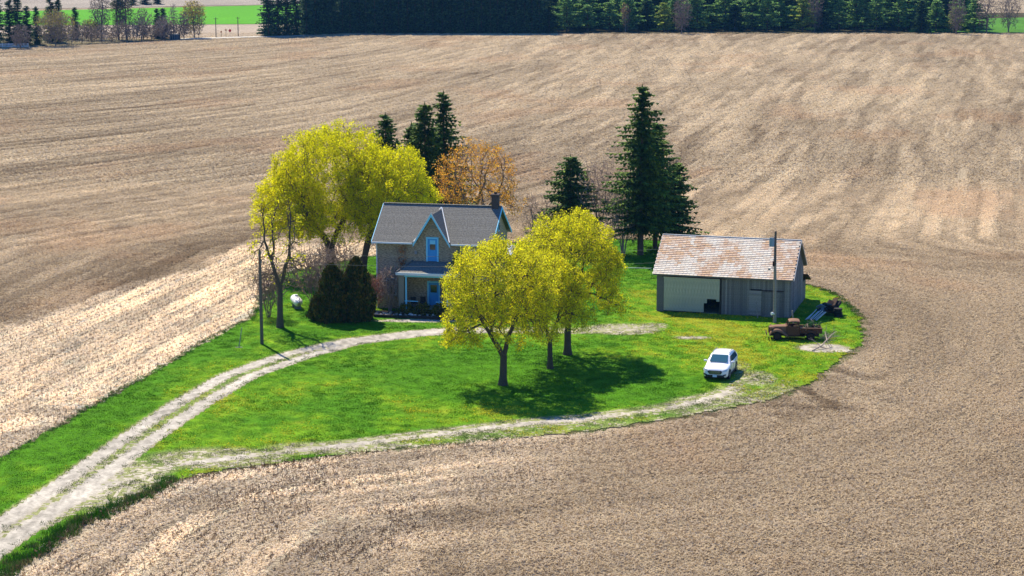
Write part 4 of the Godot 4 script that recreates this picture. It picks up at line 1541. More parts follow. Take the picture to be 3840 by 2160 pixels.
func make_far_trees() -> void:
	var dark := [Color(0.035, 0.085, 0.045), Color(0.055, 0.125, 0.05), Color(0.025, 0.06, 0.035), Color(0.085, 0.17, 0.07)]  # the last, lightest green paints in sunlit branches
	var pine := [Color(0.13, 0.27, 0.085), Color(0.19, 0.36, 0.11), Color(0.08, 0.18, 0.065), Color(0.28, 0.42, 0.11)]
	var lime := [Color(0.26, 0.36, 0.07), Color(0.38, 0.42, 0.07), Color(0.18, 0.28, 0.07)]
	var kits := []
	for k in 4:
		kits.append([trunk_mesh(17.0, 0.26), spruce_crown(17.5, [2.7, 3.0, 2.6, 3.2][k], 0.3, 0.5, dark, 0.3, 0.45, 0.56)])
	var pines := []
	for k in 3:
		pines.append([trunk_mesh(16.0, 0.28), pine_crown(16.5, [3.4, 3.9, 3.1][k], [2.2, 1.4, 3.2][k], pine)])
	pines.append([trunk_mesh(16.0, 0.28), pine_crown(15.5, 3.4, 1.2, lime)])
	# the planted stand: a close front row, and more behind it
	var n := 33
	for k in n:
		var t := k / (n - 1.0)
		var x := lerpf(-75.5, 9.0, t)
		var z := -460.0 - smoothstep(0.0, 0.3, t) * 17.5 + rf(-0.5, 0.5)
		var s := rf(0.92, 1.15)
		far_copy("plantation_spruce", "dark plantation spruce, %s in the front row counting from the green field" % ORD[k], Vector3(x + rf(-0.4, 0.4), 0, z), kits[rng.randi() % 4], Vector3(s * rf(0.95, 1.2), s, s * rf(0.95, 1.2)), "spruces of the planted stand")
	# mixed pines to the right of it
	var m := 24
	for k in m:
		var t := k / (m - 1.0)
		var x := lerpf(13.0, 148.0, t) + rf(-1.5, 1.5)
		var z := -478.0 - 9.0 * sin(t * PI) + rf(-3, 2) - (4.0 if k % 2 else 0.0)
		var kit: Array = pines[[0, 1, 2, 0, 1, 2, 3, 1][k % 8]] if k % 5 else kits[k % 4]
		var s := rf(0.48, 0.78)
		far_copy("pine_tree", "green pine at the far field edge, %s pine to the right of the dark stand" % ORD[k], Vector3(x, 0, z), kit, Vector3(rf(0.95, 1.35), s, 1.1), "pines along the far field edge")
	for k in 16:
		var x := lerpf(16.0, 146.0, k / 15.0) + rf(-3, 3)
		far_copy("pine_tree", "taller pine in the second row behind the far field edge, %s from the dark stand" % ORD[k], Vector3(x, 0, -493.0 + rf(-3, 3)), pines[[1, 0, 2, 0][k % 4]], Vector3(rf(1.1, 1.5), rf(0.8, 1.05), 1.2), "pines along the far field edge")
	var places := []
	for row in 6:
		for k in 46:
			var x := -74.0 + k * 5.0 + rf(-1.6, 1.6) + (2.5 if row % 2 else 0.0)
			var z := -488.0 - row * 5.5 + rf(-1.5, 1.5) + (8.0 if x > -50 else 22.0 - (x + 75.0) * 0.6) * (1.0 if x < 6 else 0.0) - (16.0 if x > 10 else 0.0)
			if x < -68 + row * 0.8:
				continue
			places.append(Transform3D(Basis.from_euler(Vector3(0, rf(0, TAU), 0)).scaled(Vector3(1.2, rf(0.9, 1.2), 1.2)), Vector3(x, 0, z)))
	stuff("far_wood", "deep dark evergreen wood behind the trees of the far field edge", "wood", kits[1][1], M.needle, places)
	var fe := "bare trees at the far field edge"
	for q in [[54.0, -474.0, 12.0, 3.6, "bare grey tree between pines, first one right of the dark stand"], [98.0, -486.0, 13.0, 3.2, "bare tree with thin grey twigs amid the far pines"], [141.0, -472.0, 12.5, 3.2, "bare tree at the right-hand end of the far pines"], [152.0, -478.0, 13.5, 4.0, "big bare brown tree beyond the last pine"], [160.0, -482.0, 13.0, 4.0, "outermost bare tree at the picture's upper right corner"]]:
		bare_far(q[4], Vector3(q[0], 0, q[1]), q[2], q[3], 260, M.twig_far, fe)
	bare_far("russet-leaved tree showing in the middle of the far pines", Vector3(36.5, 0, -481.0), 9.5, 1.7, 90, M.twig_far, fe, [Color(0.3, 0.18, 0.08)], 1)
	# the clump on the left
	var cl := "trees of the clump beyond the field, on the left"
	var firs := [[-146.5, -406.0, 0.95], [-143.4, -408.5, 0.85], [-141.0, -408.0, 0.9], [-139.4, -412.0, 0.72], [-137.6, -416.0, 0.7], [-135.6, -426.0, 0.85], [-133.2, -425.0, 0.8], [-131.8, -441.0, 0.62]]
	for k in firs.size():
		var q: Array = firs[k]
		far_copy("spruce_tree", "dark far spruce of the left-hand clump, %s from the picture's edge" % ORD[k], Vector3(q[0], 0, q[1]), kits[k % 4], Vector3(q[2] * 1.05, q[2] * 0.92, q[2] * 1.05), cl)
	far_copy("spruce_tree", "dark pointed spruce among the bare trees, beside the big yellowish tree", Vector3(-106.2, 0, -446.5), kits[0], Vector3(0.8, 0.54, 0.8), cl)
	far_copy("spruce_tree", "dark spruce twin just left of the pointed one by the yellowish tree", Vector3(-108.0, 0, -446.0), kits[2], Vector3(0.75, 0.53, 0.75), cl)
	bare_far("round bare bush-like tree in front of the dark far spruces", Vector3(-130.9, 0, -410.0), 10.2, 6.0, 620, M.twig_far_b, cl, [Color(0.3, 0.26, 0.05)], 1)
	bare_far("pale small bare tree left of the round bare one", Vector3(-137.6, 0, -396.5), 7.2, 3.0, 240, M.twig_far, cl)
	bare_far("tall bare grey tree right of the gap with green", Vector3(-123.7, 0, -439.5), 15.5, 3.6, 420, M.twig_far, cl)
	bare_far("tall dark bare tree with ivy-green stem in the clump", Vector3(-118.5, 0, -439.5), 17.0, 2.3, 320, M.twig, cl, [Color(0.06, 0.1, 0.04)], 2)
	bare_far("tall dark bare tree beside the ivy-green one", Vector3(-115.9, 0, -438.5), 16.5, 2.6, 320, M.twig, cl, [Color(0.06, 0.1, 0.04)], 1)
	bare_far("low pale bare tree filling the gap under the tall grey one", Vector3(-126.0, 0, -435.5), 6.5, 3.4, 260, M.twig_far, cl, [Color(0.3, 0.3, 0.05)], 1)
	bare_far("greyish bare tree in the middle of the clump", Vector3(-111.2, 0, -440.0), 9.8, 3.4, 380, M.twig_far, cl)
	bare_far("small bare tree left of the dark container", Vector3(-105.2, 0, -441.5), 7.5, 3.0, 300, M.twig_far_b, cl)
	bare_far("tall thin bare tree behind the dark spruce twins", Vector3(-103.2, 0, -447.5), 11.0, 1.8, 160, M.twig_far_b, cl)
	bare_far("slim bare tree right beside the dark container", Vector3(-99.6, 0, -444.0), 8.6, 2.2, 200, M.twig_far, cl)
	bare_far("big spreading tree with yellowish tips by the far road", Vector3(-97.3, 0, -449.5), 11.6, 4.1, 520, M.twig_far, cl, [Color(0.45, 0.38, 0.06)], 1)
	# undergrowth of the clump: bare thickets side by side
	for k in 12:
		var x := lerpf(-128.0, -100.5, k / 11.0)
		bare_far("low bare brown thicket of the far clump, %s from the round bare tree" % ORD[k], Vector3(x, 0, -418.0 - k * 2.2), rf(4.5, 8.0), rf(2.4, 3.4), 120, [M.twig_far_b, M.twig_far, M.twig][k % 3], cl)
	# shrubs far behind, at the end of the green field
	for k in 3:
		far_copy("field_tree", "small dark tree at the far end of the green field, %s from the left" % ORD[k], Vector3(-162.0 + k * 4.5, 0, -694.0 - k * 5), kits[k], Vector3(1.0, 0.42, 1.0), "small trees past the green field")
	# road signs, poles, container, white fence
	var pg := "far roadside poles"
	for q in [[-91.0, -452.0, "left far roadside pole in front of the green field"], [-84.8, -456.5, "right far roadside pole in front of the green field"]]:
		var p := thing("utility_pole", q[2], "utility pole", Vector3(q[0], 0, q[1]), 0.0, pg)
		var b := MB.new()
		b.tube([Vector3(0, -0.3, 0), Vector3(0, 6.2, 0)], [0.16, 0.11], 6, Color.WHITE, true)
		part(p, "shaft", b.mesh(), M.pole)
		boxpart(p, "crossarm", Vector3(0, 5.8, 0), Vector3(1.3, 0.12, 0.12), M.pole)
	var ss := thing("stop_sign", "small red stop sign by the far gravel road", "sign", Vector3(-87.6, 0, -458.5))
	var oct := MB.new()
	var lo := []
	var hi := []
	for k in 8:
		var a := TAU * (k + 0.5) / 8.0
		lo.append(Vector3(cos(a) * 0.46, 1.85 + sin(a) * 0.46, 0.05))
		hi.append(Vector3(cos(a) * 0.46, 1.85 + sin(a) * 0.46, 0.09))
	oct.prism(lo, hi)
	part(ss, "plate", oct.mesh(), M.red)
	boxpart(ss, "post", Vector3(0, 0.9, 0), Vector3(0.08, 2.2, 0.08), M.steel)
	for q in [[-89.7, -454.2, 1.9, "rust-coloured sign post between the far roadside poles"], [-88.4, -455.3, 2.4, "taller rust-coloured post beside the red stop sign"], [-95.4, -446.0, 1.6, "short rust-coloured post right of the yellowish tree"]]:
		var sp := thing("sign_post", q[3], "post", Vector3(q[0], 0, q[1]), 0.0, "posts by the far road")
		boxpart(sp, "post", Vector3(0, q[2] / 2.0 - 0.1, 0), Vector3(0.1, q[2], 0.1), M.pole)
		boxpart(sp, "plate", Vector3(0, q[2] - 0.2, 0.08), Vector3(0.5, 0.5, 0.04), M.orange)
	var bx := thing("container", "dark blue-grey container at the foot of the far trees", "container", Vector3(-101.8, 0, -440.4), -6.0)
	boxpart(bx, "body", Vector3(0, 0.85, 0), Vector3(2.6, 1.7, 2.2), M.container)
	boxpart(bx, "lid", Vector3(0, 1.75, 0), Vector3(2.75, 0.12, 2.35), M.steel)
	for k in 4:
		boxpart(bx, "rib", Vector3(-1.05 + k * 0.7, 0.85, 1.13), Vector3(0.1, 1.5, 0.08), M.steel)
	var fence := thing("white_fence", "white board fence under the far spruces at the left edge", "fence", Vector3(-143.5, 0, -403.2), 3.0)
	for k in 8:
		boxpart(fence, "post", Vector3(-6.3 + k * 1.8, 0.6, 0), Vector3(0.14, 1.4, 0.14), M.white)
	for k in 7:
		for y in [0.45, 1.0]:
			boxpart(fence, "rail", Vector3(-5.4 + k * 1.8, y, 0.1), Vector3(1.76, 0.26, 0.05), M.white)


# ---------------------------------------------------------------- vehicles

func wheel(t: Node, at: Vector3, r: float, w: float, out: float, rim: Material, tyre: Material) -> void:
	var b := MB.new()
	var x := Vector3.RIGHT * w * 0.5
	b.tube([at - x, at - x * 0.85, at + x * 0.85, at + x], [r * 0.86, r, r, r * 0.86], 22, Color.WHITE, true)
	var o := part(t, "wheel", b.mesh(), tyre)
	var m := MB.new()
	var f := at + x * out
	m.tube([f - Vector3.RIGHT * out * 0.02, f + Vector3.RIGHT * out * 0.012], [r * 0.66, r * 0.62], 20, Color.WHITE, true)
	part(o, "rim", m.mesh(), rim)
	m = MB.new()
	for k in 5:
		var a := TAU * k / 5.0
		m.box(f + Vector3(out * 0.02, cos(a + 0.63) * r * 0.38, sin(a + 0.63) * r * 0.38), Vector3(0.012, r * 0.2, r * 0.2), Color.WHITE, Basis(Vector3.RIGHT, a))
	part(o, "rim_gap", m.mesh(), M.cladding)


# sections along z: [z, half width, bottom, top, shoulder drop]
func hull(secs: Array, sides := 17) -> ArrayMesh:
	var rows := []
	for s in secs:
		var row := []
		var w: float = s[1]
		var lo: float = s[2]
		var hi: float = s[3]
		var sh: float = s[4]
		var prof := [Vector2(0.0, hi), Vector2(0.45, hi - 0.01), Vector2(0.78, hi - 0.035), Vector2(0.93, hi - sh * 0.45), Vector2(0.99, hi - sh), Vector2(1.0, lerpf(hi - sh, lo, 0.45)), Vector2(0.98, lo + 0.08), Vector2(0.9, lo), Vector2(0.0, lo)]
		for k in prof.size():
			row.append(Vector3(prof[k].x * w, prof[k].y, s[0]))
		for k in range(prof.size() - 2, -1, -1):
			row.append(Vector3(-prof[k].x * w, prof[k].y, s[0]))
		rows.append(row)
	var b := MB.new()
	b.skin(rows, Color.WHITE, false)
	for e in [0, rows.size() - 1]:
		b.fan(rows[e].slice(0, rows[e].size() - 1), (rows[1][0] + rows[rows.size() - 2][0]) * 0.5 - Vector3(0, 0.4, 0))
	return b.mesh()


func slab(parent: Node, called: String, pts: Array, out: Vector3, m: Material, thick := 0.012) -> MeshInstance3D:
	var b := MB.new()
	var hi := []
	for p in pts:
		hi.append(p + out * thick)
	b.prism(pts, hi)
	return part(parent, called, b.mesh(), m)


func make_car() -> void:
	# front towards +z
	var c := thing("parked_car", "white sport utility car parked on the grass facing the camera", "car", Vector3(16.4, 0.04, 12.1), -16.5)
	c.scale = Vector3.ONE * 1.05
	var body := part(c, "body", hull([
		[2.36, 0.60, 0.40, 0.66, 0.1], [2.30, 0.76, 0.30, 0.80, 0.14], [2.16, 0.86, 0.26, 0.93, 0.18], [1.9, 0.92, 0.26, 1.0, 0.2], [1.4, 0.94, 0.26, 1.06, 0.2], [0.95, 0.94, 0.26, 1.11, 0.16],
		[0.2, 0.94, 0.26, 1.10, 0.12], [-0.8, 0.94, 0.26, 1.12, 0.12], [-1.6, 0.94, 0.28, 1.14, 0.13], [-2.05, 0.91, 0.30, 1.12, 0.14], [-2.28, 0.84, 0.34, 1.06, 0.14], [-2.36, 0.72, 0.42, 0.95, 0.12]]), M.paint)
	# cabin: cowl, roof, tail
	var secs := [[1.02, 0.74, 1.08], [0.72, 0.76, 1.30], [0.42, 0.72, 1.50], [0.18, 0.68, 1.60], [-0.2, 0.67, 1.655], [-0.9, 0.66, 1.665], [-1.5, 0.64, 1.63], [-1.9, 0.62, 1.56], [-2.1, 0.68, 1.34], [-2.25, 0.72, 1.08]]
	var rows := []
	for s in secs:
		var f := clampf((s[2] - 1.05) / 0.6, 0.0, 1.0)
		var top: float = s[1]
		var base := 0.88
		var row := [Vector3(base, 1.04, s[0]), Vector3(lerpf(base, top + 0.06, 0.95 * f), lerpf(1.05, s[2] - 0.06, 0.94), s[0]), Vector3(top * 0.94, s[2] - 0.012, s[0]), Vector3(top * 0.5, s[2] + 0.02 * f, s[0]), Vector3(0, s[2] + 0.03 * f, s[0])]
		for k in range(3, -1, -1):
			row.append(Vector3(-row[k].x, row[k].y, row[k].z))
		rows.append(row)
	var cb := MB.new()
	cb.skin(rows, Color.WHITE, true)
	part(c, "cabin", cb.mesh(), M.paint)
	# glass
	slab(c, "windscreen", [Vector3(-0.66, 1.165, 0.965), Vector3(0.66, 1.165, 0.965), Vector3(0.60, 1.575, 0.30), Vector3(-0.60, 1.575, 0.30)], Vector3(0, 0.55, 0.83).normalized(), M.car_glass, 0.03)
	slab(c, "rear_window", [Vector3(-0.58, 1.2, -2.2), Vector3(0.58, 1.2, -2.2), Vector3(0.54, 1.5, -1.99), Vector3(-0.54, 1.5, -1.99)], Vector3(0, 0.5, -0.85), M.car_glass, 0.03)
	for s in [-1.0, 1.0]:
		var o := Vector3(s, 0.35, 0).normalized()
		for q in [[0.78, 0.0, 0.42], [-0.05, -0.88, -0.05], [-0.95, -1.78, -0.95]]:
			var z0: float = q[0]
			var z1: float = q[1]
			var zt: float = q[2]
			slab(c, "side_window", [Vector3(s * 0.875, 1.12, z0), Vector3(s * 0.875, 1.13, z1), Vector3(s * 0.745, 1.53, z1 + 0.03 - (0.08 if z1 > -1.5 else -0.2)), Vector3(s * 0.745, 1.50, minf(zt, z0 - 0.02))], o, M.car_glass, 0.03)
		# door lines, handles, mirror, sill, arches, rails
		for z in [0.86, -0.02, -0.95]:
			boxpart(c, "door_seam", Vector3(s * 0.942, 0.75, z), Vector3(0.012, 0.62, 0.015), M.cladding)
		for z in [0.12, -0.82]:
			boxpart(c, "door_handle", Vector3(s * 0.95, 0.97, z), Vector3(0.03, 0.035, 0.18), M.chrome)
		var mir := MB.new()
		mir.tube([Vector3(s * 0.90, 1.14, 0.74), Vector3(s * 0.98, 1.17, 0.73), Vector3(s * 1.14, 1.17, 0.70)], [0.05, 0.085, 0.07], 8, Color.WHITE, true)
		part(c, "mirror", mir.mesh(), M.paint)
		boxpart(c, "sill", Vector3(s * 0.925, 0.31, 0.0), Vector3(0.07, 0.14, 2.1), M.cladding)
		for z in [1.42, -1.33]:
			var a := MB.new()
			var lo := []
			var hi := []
			for k in 15:
				var w := PI * k / 14.0
				lo.append(Vector3(s * 0.90, 0.36 + sin(w) * 0.43, z + cos(w) * 0.43))
			for p in lo:
				hi.append(p + Vector3(s * 0.052, 0, 0))
			a.prism(lo, hi)
			part(c, "wheel_arch", a.mesh(), M.cladding)
		var rail := MB.new()
		rail.tube([Vector3(s * 0.60, 1.66, 0.1), Vector3(s * 0.61, 1.715, -0.1), Vector3(s * 0.6, 1.72, -1.4), Vector3(s * 0.58, 1.65, -1.65)], [0.02, 0.022, 0.022, 0.02], 6)
		part(c, "roof_rail", rail.mesh(), M.chrome)
		# lamps
		slab(c, "headlight", [Vector3(s * 0.55, 0.70, 2.33), Vector3(s * 0.86, 0.76, 2.2), Vector3(s * 0.90, 0.90, 2.08), Vector3(s * 0.54, 0.81, 2.30)], Vector3(s * 0.3, 0.3, 0.9).normalized(), M.lamp, 0.05)
		slab(c, "fog_lamp", [Vector3(s * 0.56, 0.42, 2.32), Vector3(s * 0.80, 0.44, 2.27), Vector3(s * 0.82, 0.56, 2.25), Vector3(s * 0.60, 0.5, 2.33)], Vector3(s * 0.2, 0, 0.98), M.cladding, 0.05)
		boxpart(c, "tail_lamp", Vector3(s * 0.76, 0.95, -2.27), Vector3(0.2, 0.2, 0.12), M.red)
		for z in [1.42, -1.33]:
			wheel(c, Vector3(s * 0.84, 0.36, z), 0.36, 0.24, s, M.alloy, M.rubber)
	var gr := slab(c, "grille", [Vector3(-0.40, 0.53, 2.372), Vector3(0.40, 0.53, 2.372), Vector3(0.54, 0.68, 2.365), Vector3(0.48, 0.79, 2.335), Vector3(-0.48, 0.79, 2.335), Vector3(-0.54, 0.68, 2.365)], Vector3.BACK, M.cladding, 0.03)
	for k in 3:
		boxpart(gr, "bar", Vector3(0, 0.60 + k * 0.065, 2.402), Vector3(0.78, 0.016, 0.014), M.chrome)
	slab(c, "lower_intake", [Vector3(-0.74, 0.27, 2.33), Vector3(0.74, 0.27, 2.33), Vector3(0.66, 0.47, 2.375), Vector3(-0.66, 0.47, 2.375)], Vector3.BACK, M.cladding, 0.03)
	boxpart(c, "number_plate", Vector3(0, 0.40, 2.42), Vector3(0.31, 0.16, 0.02), M.plate_blue)


func make_truck() -> void:
	# an old pickup, front towards +z before it is turned
	var t := thing("rusty_pickup", "derelict rusty brown vintage pickup with branches in its bed", "truck", Vector3(24.05, 0.04, -1.55), -94.0)
	# bonnet: a long rounded box that narrows forward
	part(t, "bonnet", hull([[2.12, 0.30, 0.55, 1.02, 0.16], [2.05, 0.38, 0.5, 1.10, 0.18], [1.6, 0.44, 0.5, 1.17, 0.18], [1.0, 0.52, 0.5, 1.20, 0.16], [0.72, 0.58, 0.5, 1.22, 0.14]]), M.rust_pale)
	var grille := boxpart(t, "grille", Vector3(0, 0.78, 2.12), Vector3(0.52, 0.5, 0.06), M.rust_dark)
	for k in 6:
		boxpart(grille, "bar", Vector3(-0.2 + k * 0.08, 0, 0.04), Vector3(0.025, 0.46, 0.03), M.rust_pale)
	boxpart(t, "bumper", Vector3(0, 0.5, 2.34), Vector3(1.5, 0.14, 0.07), M.rust_dark)
	for s in [-1.0, 1.0]:
		# front fender: an arched pontoon over the wheel that runs down to the running board
		var rows := []
		for k in 13:
			var u := k / 12.0
			var a := lerpf(-0.15, PI * 0.97, u)
			var z := 1.5 + cos(a) * 0.62 - (0.35 * smoothstep(0.7, 1.0, u))
			var y := 0.42 + sin(a) * 0.50 if u < 0.75 else lerpf(0.42 + sin(lerpf(-0.15, PI * 0.97, 0.75)) * 0.5, 0.36, (u - 0.75) / 0.25)
			rows.append([Vector3(s * 0.44, y + 0.03, z), Vector3(s * 0.6, y + 0.05, z), Vector3(s * 0.76, y, z), Vector3(s * 0.83, y - 0.12, z), Vector3(s * 0.82, y - 0.18, z)])
		var f := MB.new()
		f.skin(rows, Color.WHITE, s > 0.0)
		part(t, "front_fender", f.mesh(), M.rust_pale)
		var lamp := MB.new()
		lamp.tube([Vector3(s * 0.52, 0.98, 1.72), Vector3(s * 0.52, 1.0, 1.95), Vector3(s * 0.52, 1.0, 2.03)], [0.04, 0.13, 0.12], 12, Color.WHITE, true)
		part(t, "headlamp", lamp.mesh(), M.rust_pale)
		boxpart(t, "running_board", Vector3(s * 0.76, 0.36, 0.0), Vector3(0.2, 0.05, 1.7), M.rust_dark)
		# rear fender
		rows = []
		for k in 13:
			var a := PI * k / 12.0
			var z := -1.35 + cos(a) * 0.5
			var y := 0.42 + sin(a) * 0.46
			rows.append([Vector3(s * 0.62, y + 0.02, z), Vector3(s * 0.76, y + 0.01, z), Vector3(s * 0.84, y - 0.06, z), Vector3(s * 0.85, y - 0.16, z)])
		f = MB.new()
		f.skin(rows, Color.WHITE, s > 0.0)
		part(t, "rear_fender", f.mesh(), M.rust)
		for z in [1.45, -1.35]:
			wheel(t, Vector3(s * 0.7, 0.33, z), 0.36, 0.17, s, M.rust_dark, M.rubber)
		# cab side: door with an open window
		var door := MB.new()
		door.box(Vector3(s * 0.70, 0.80, 0.14), Vector3(0.05, 0.76, 1.02))
		var d := part(t, "door", door.mesh(), M.rust)
		boxpart(d, "handle", Vector3(s * 0.74, 1.02, -0.26), Vector3(0.03, 0.03, 0.14), M.rust_pale)
		boxpart(d, "door_seam", Vector3(s * 0.727, 0.8, 0.6), Vector3(0.008, 0.74, 0.02), M.rust_dark)
		for q in [[0.62, 0.42], [-0.36, -0.28]]:
			var p := MB.new()
			p.prism([Vector3(s * 0.72, 1.17, q[0] - 0.05), Vector3(s * 0.72, 1.17, q[0] + 0.05), Vector3(s * 0.66, 1.17, q[0] + 0.05), Vector3(s * 0.66, 1.17, q[0] - 0.05)], [Vector3(s * 0.62, 1.58, q[1] - 0.05), Vector3(s * 0.62, 1.58, q[1] + 0.05), Vector3(s * 0.56, 1.58, q[1] + 0.05), Vector3(s * 0.56, 1.58, q[1] - 0.05)])
			part(t, "cab_pillar", p.mesh(), M.rust)
	# cab: cowl, back wall with its window, domed roof
	boxpart(t, "cowl", Vector3(0, 0.85, 0.66), Vector3(1.34, 0.7, 0.14), M.rust)
	boxpart(t, "cab_floor", Vector3(0, 0.45, 0.1), Vector3(1.36, 0.08, 1.1), M.rust_dark)
	boxpart(t, "back_wall", Vector3(0, 0.86, -0.42), Vector3(1.40, 0.86, 0.06), M.rust)
	for s in [-1.0, 1.0]:
		boxpart(t, "back_wall", Vector3(s * 0.52, 1.42, -0.38), Vector3(0.28, 0.32, 0.06), M.rust)
	boxpart(t, "seat", Vector3(0, 0.78, -0.15), Vector3(1.2, 0.5, 0.35), M.rust_dark)
	var wheel_ring := MB.new()
	var ring := []
	var rr := []
	for k in 17:
		var a := TAU * k / 16.0
		ring.append(Vector3(0.34 + cos(a) * 0.19, 1.15 + sin(a) * 0.17, 0.42 - sin(a) * 0.1))
		rr.append(0.018)
	wheel_ring.tube(ring, rr, 5)
	part(t, "steering_wheel", wheel_ring.mesh(), M.rust_dark)
	var rows := []
	for z in [0.50, 0.44, 0.25, -0.05, -0.3, -0.40, -0.44]:
		var e := sqrt(maxf(0.0, 1.0 - pow(absf(z - 0.03) / 0.5, 3.0)))
		var row := []
		for k in 11:
			var a := PI * k / 10.0
			row.append(Vector3(cos(a) * (0.60 + 0.06 * e), 1.55 + pow(sin(a), 0.6) * 0.17 * e, z))
		rows.append(row)
	var roof := MB.new()
	roof.skin(rows, Color.WHITE, true)
	part(t, "cab_roof", roof.mesh(), M.rust_pale)
	# bed
	var bed := boxpart(t, "bed_floor", Vector3(0, 0.62, -1.4), Vector3(1.36, 0.07, 1.8), M.rust_dark)
	for s in [-1.0, 1.0]:
		boxpart(t, "bed_side", Vector3(s * 0.66, 0.82, -1.4), Vector3(0.05, 0.42, 1.8), M.rust)
		boxpart(t, "bed_rail", Vector3(s * 0.67, 1.05, -1.4), Vector3(0.1, 0.05, 1.82), M.rust_pale)
	boxpart(t, "tailgate", Vector3(0, 0.8, -2.3), Vector3(1.3, 0.38, 0.05), M.rust)
	boxpart(t, "chassis", Vector3(0, 0.38, 0), Vector3(0.8, 0.14, 4.2), M.rust_dark)
	# branches thrown into the bed and behind the truck
	var br := thing("branch_heap", "tangle of cut branches and leafy twigs heaped in the pickup bed", "branches", Vector3(25.5, 0.7, -1.6))
	for k in 34:
		branch(br, Vector3(rf(-0.8, 0.9), rf(-0.0, 0.25), rf(-0.5, 0.5)), rf(0.5, 1.2), M.twig if k % 3 else M.branch_pale, 0.018)
	var lf := PackedVector3Array()
	for k in 26:
		lf.append(Vector3(rf(-0.6, 1.0), rf(0.3, 0.75), rf(-0.45, 0.3)))
	part(br, "leaves", leaves(lf, 7, 0.2, 0.14, [Color(0.04, 0.12, 0.05), Color(0.07, 0.16, 0.05), Color(0.03, 0.07, 0.05)]), M.leaf)
	var lg := thing("fallen_branch", "pale forked branch leaning from the gravel behind the pickup", "branch", Vector3(26.0, 0.06, 2.3))
	var b := MB.new()
	b.tube([Vector3(-1.1, 0.0, 1.1), Vector3(-0.2, 0.25, 0.2), Vector3(0.35, 0.55, -0.6), Vector3(0.28, 1.15, -1.3)], [0.07, 0.06, 0.05, 0.025], 6, Color.WHITE, true)
	b.tube([Vector3(0.3, 0.5, -0.5), Vector3(0.8, 0.95, -0.9), Vector3(1.25, 1.2, -1.1)], [0.045, 0.035, 0.02], 5, Color.WHITE, true)
	part(lg, "limb", b.mesh(), M.branch_pale)
	var l2 := thing("fallen_branch", "darker crooked branch lying on the gravel patch beside the pale one", "branch", Vector3(26.3, 0.06, 3.0))
	for k in 9:
		branch(l2, Vector3(rf(-0.9, 0.5), 0.02, rf(-1.2, 0.5)), rf(0.8, 1.6), M.branch_pale if k % 2 else M.twig_grey, 0.022)
	var brush := thing("brush_heap", "brown brush heap against the pickup's tail", "brush", Vector3(26.75, 0.05, -1.3))
	for k in 46:
		branch(brush, Vector3(rf(-0.4, 0.6), rf(0, 0.35), rf(-0.7, 0.8)), rf(0.5, 1.1), M.twig if k % 2 else M.twig_grey, 0.016)
	var ps := thing("leaning_post", "pale weathered post standing behind the pickup cab", "post", Vector3(24.35, 0.03, -4.3), 0.0)
	var pb := MB.new()
	pb.tube([Vector3(0.12, -0.1, 0), Vector3(-0.1, 1.9, 0)], [0.07, 0.06], 6, Color.WHITE, true)
	part(ps, "shaft", pb.mesh(), M.pole_pale)


func branch(parent: Node, at: Vector3, l: float, m: Material, r: float) -> void:
	var d := rdir()
	d.y = absf(d.y) * 0.45
	d = d.normalized()
	var b := MB.new()
	var mid := at + d * l * 0.5 + rdir() * 0.1
	mid.y = maxf(mid.y, at.y)
	b.tube([at, mid, at + d * l], [r, r * 0.8, r * 0.4], 4)
	for k in 3:
		var s := at.lerp(at + d * l, rf(0.3, 0.9))
		var e := (d + rdir() * 0.8).normalized() * l * 0.35
		e.y = absf(e.y)
		b.tube([s, s + e], [r * 0.5, r * 0.25], 3)
	part(parent, "branch", b.mesh(), m)


# ---------------------------------------------------------------- things round the yard

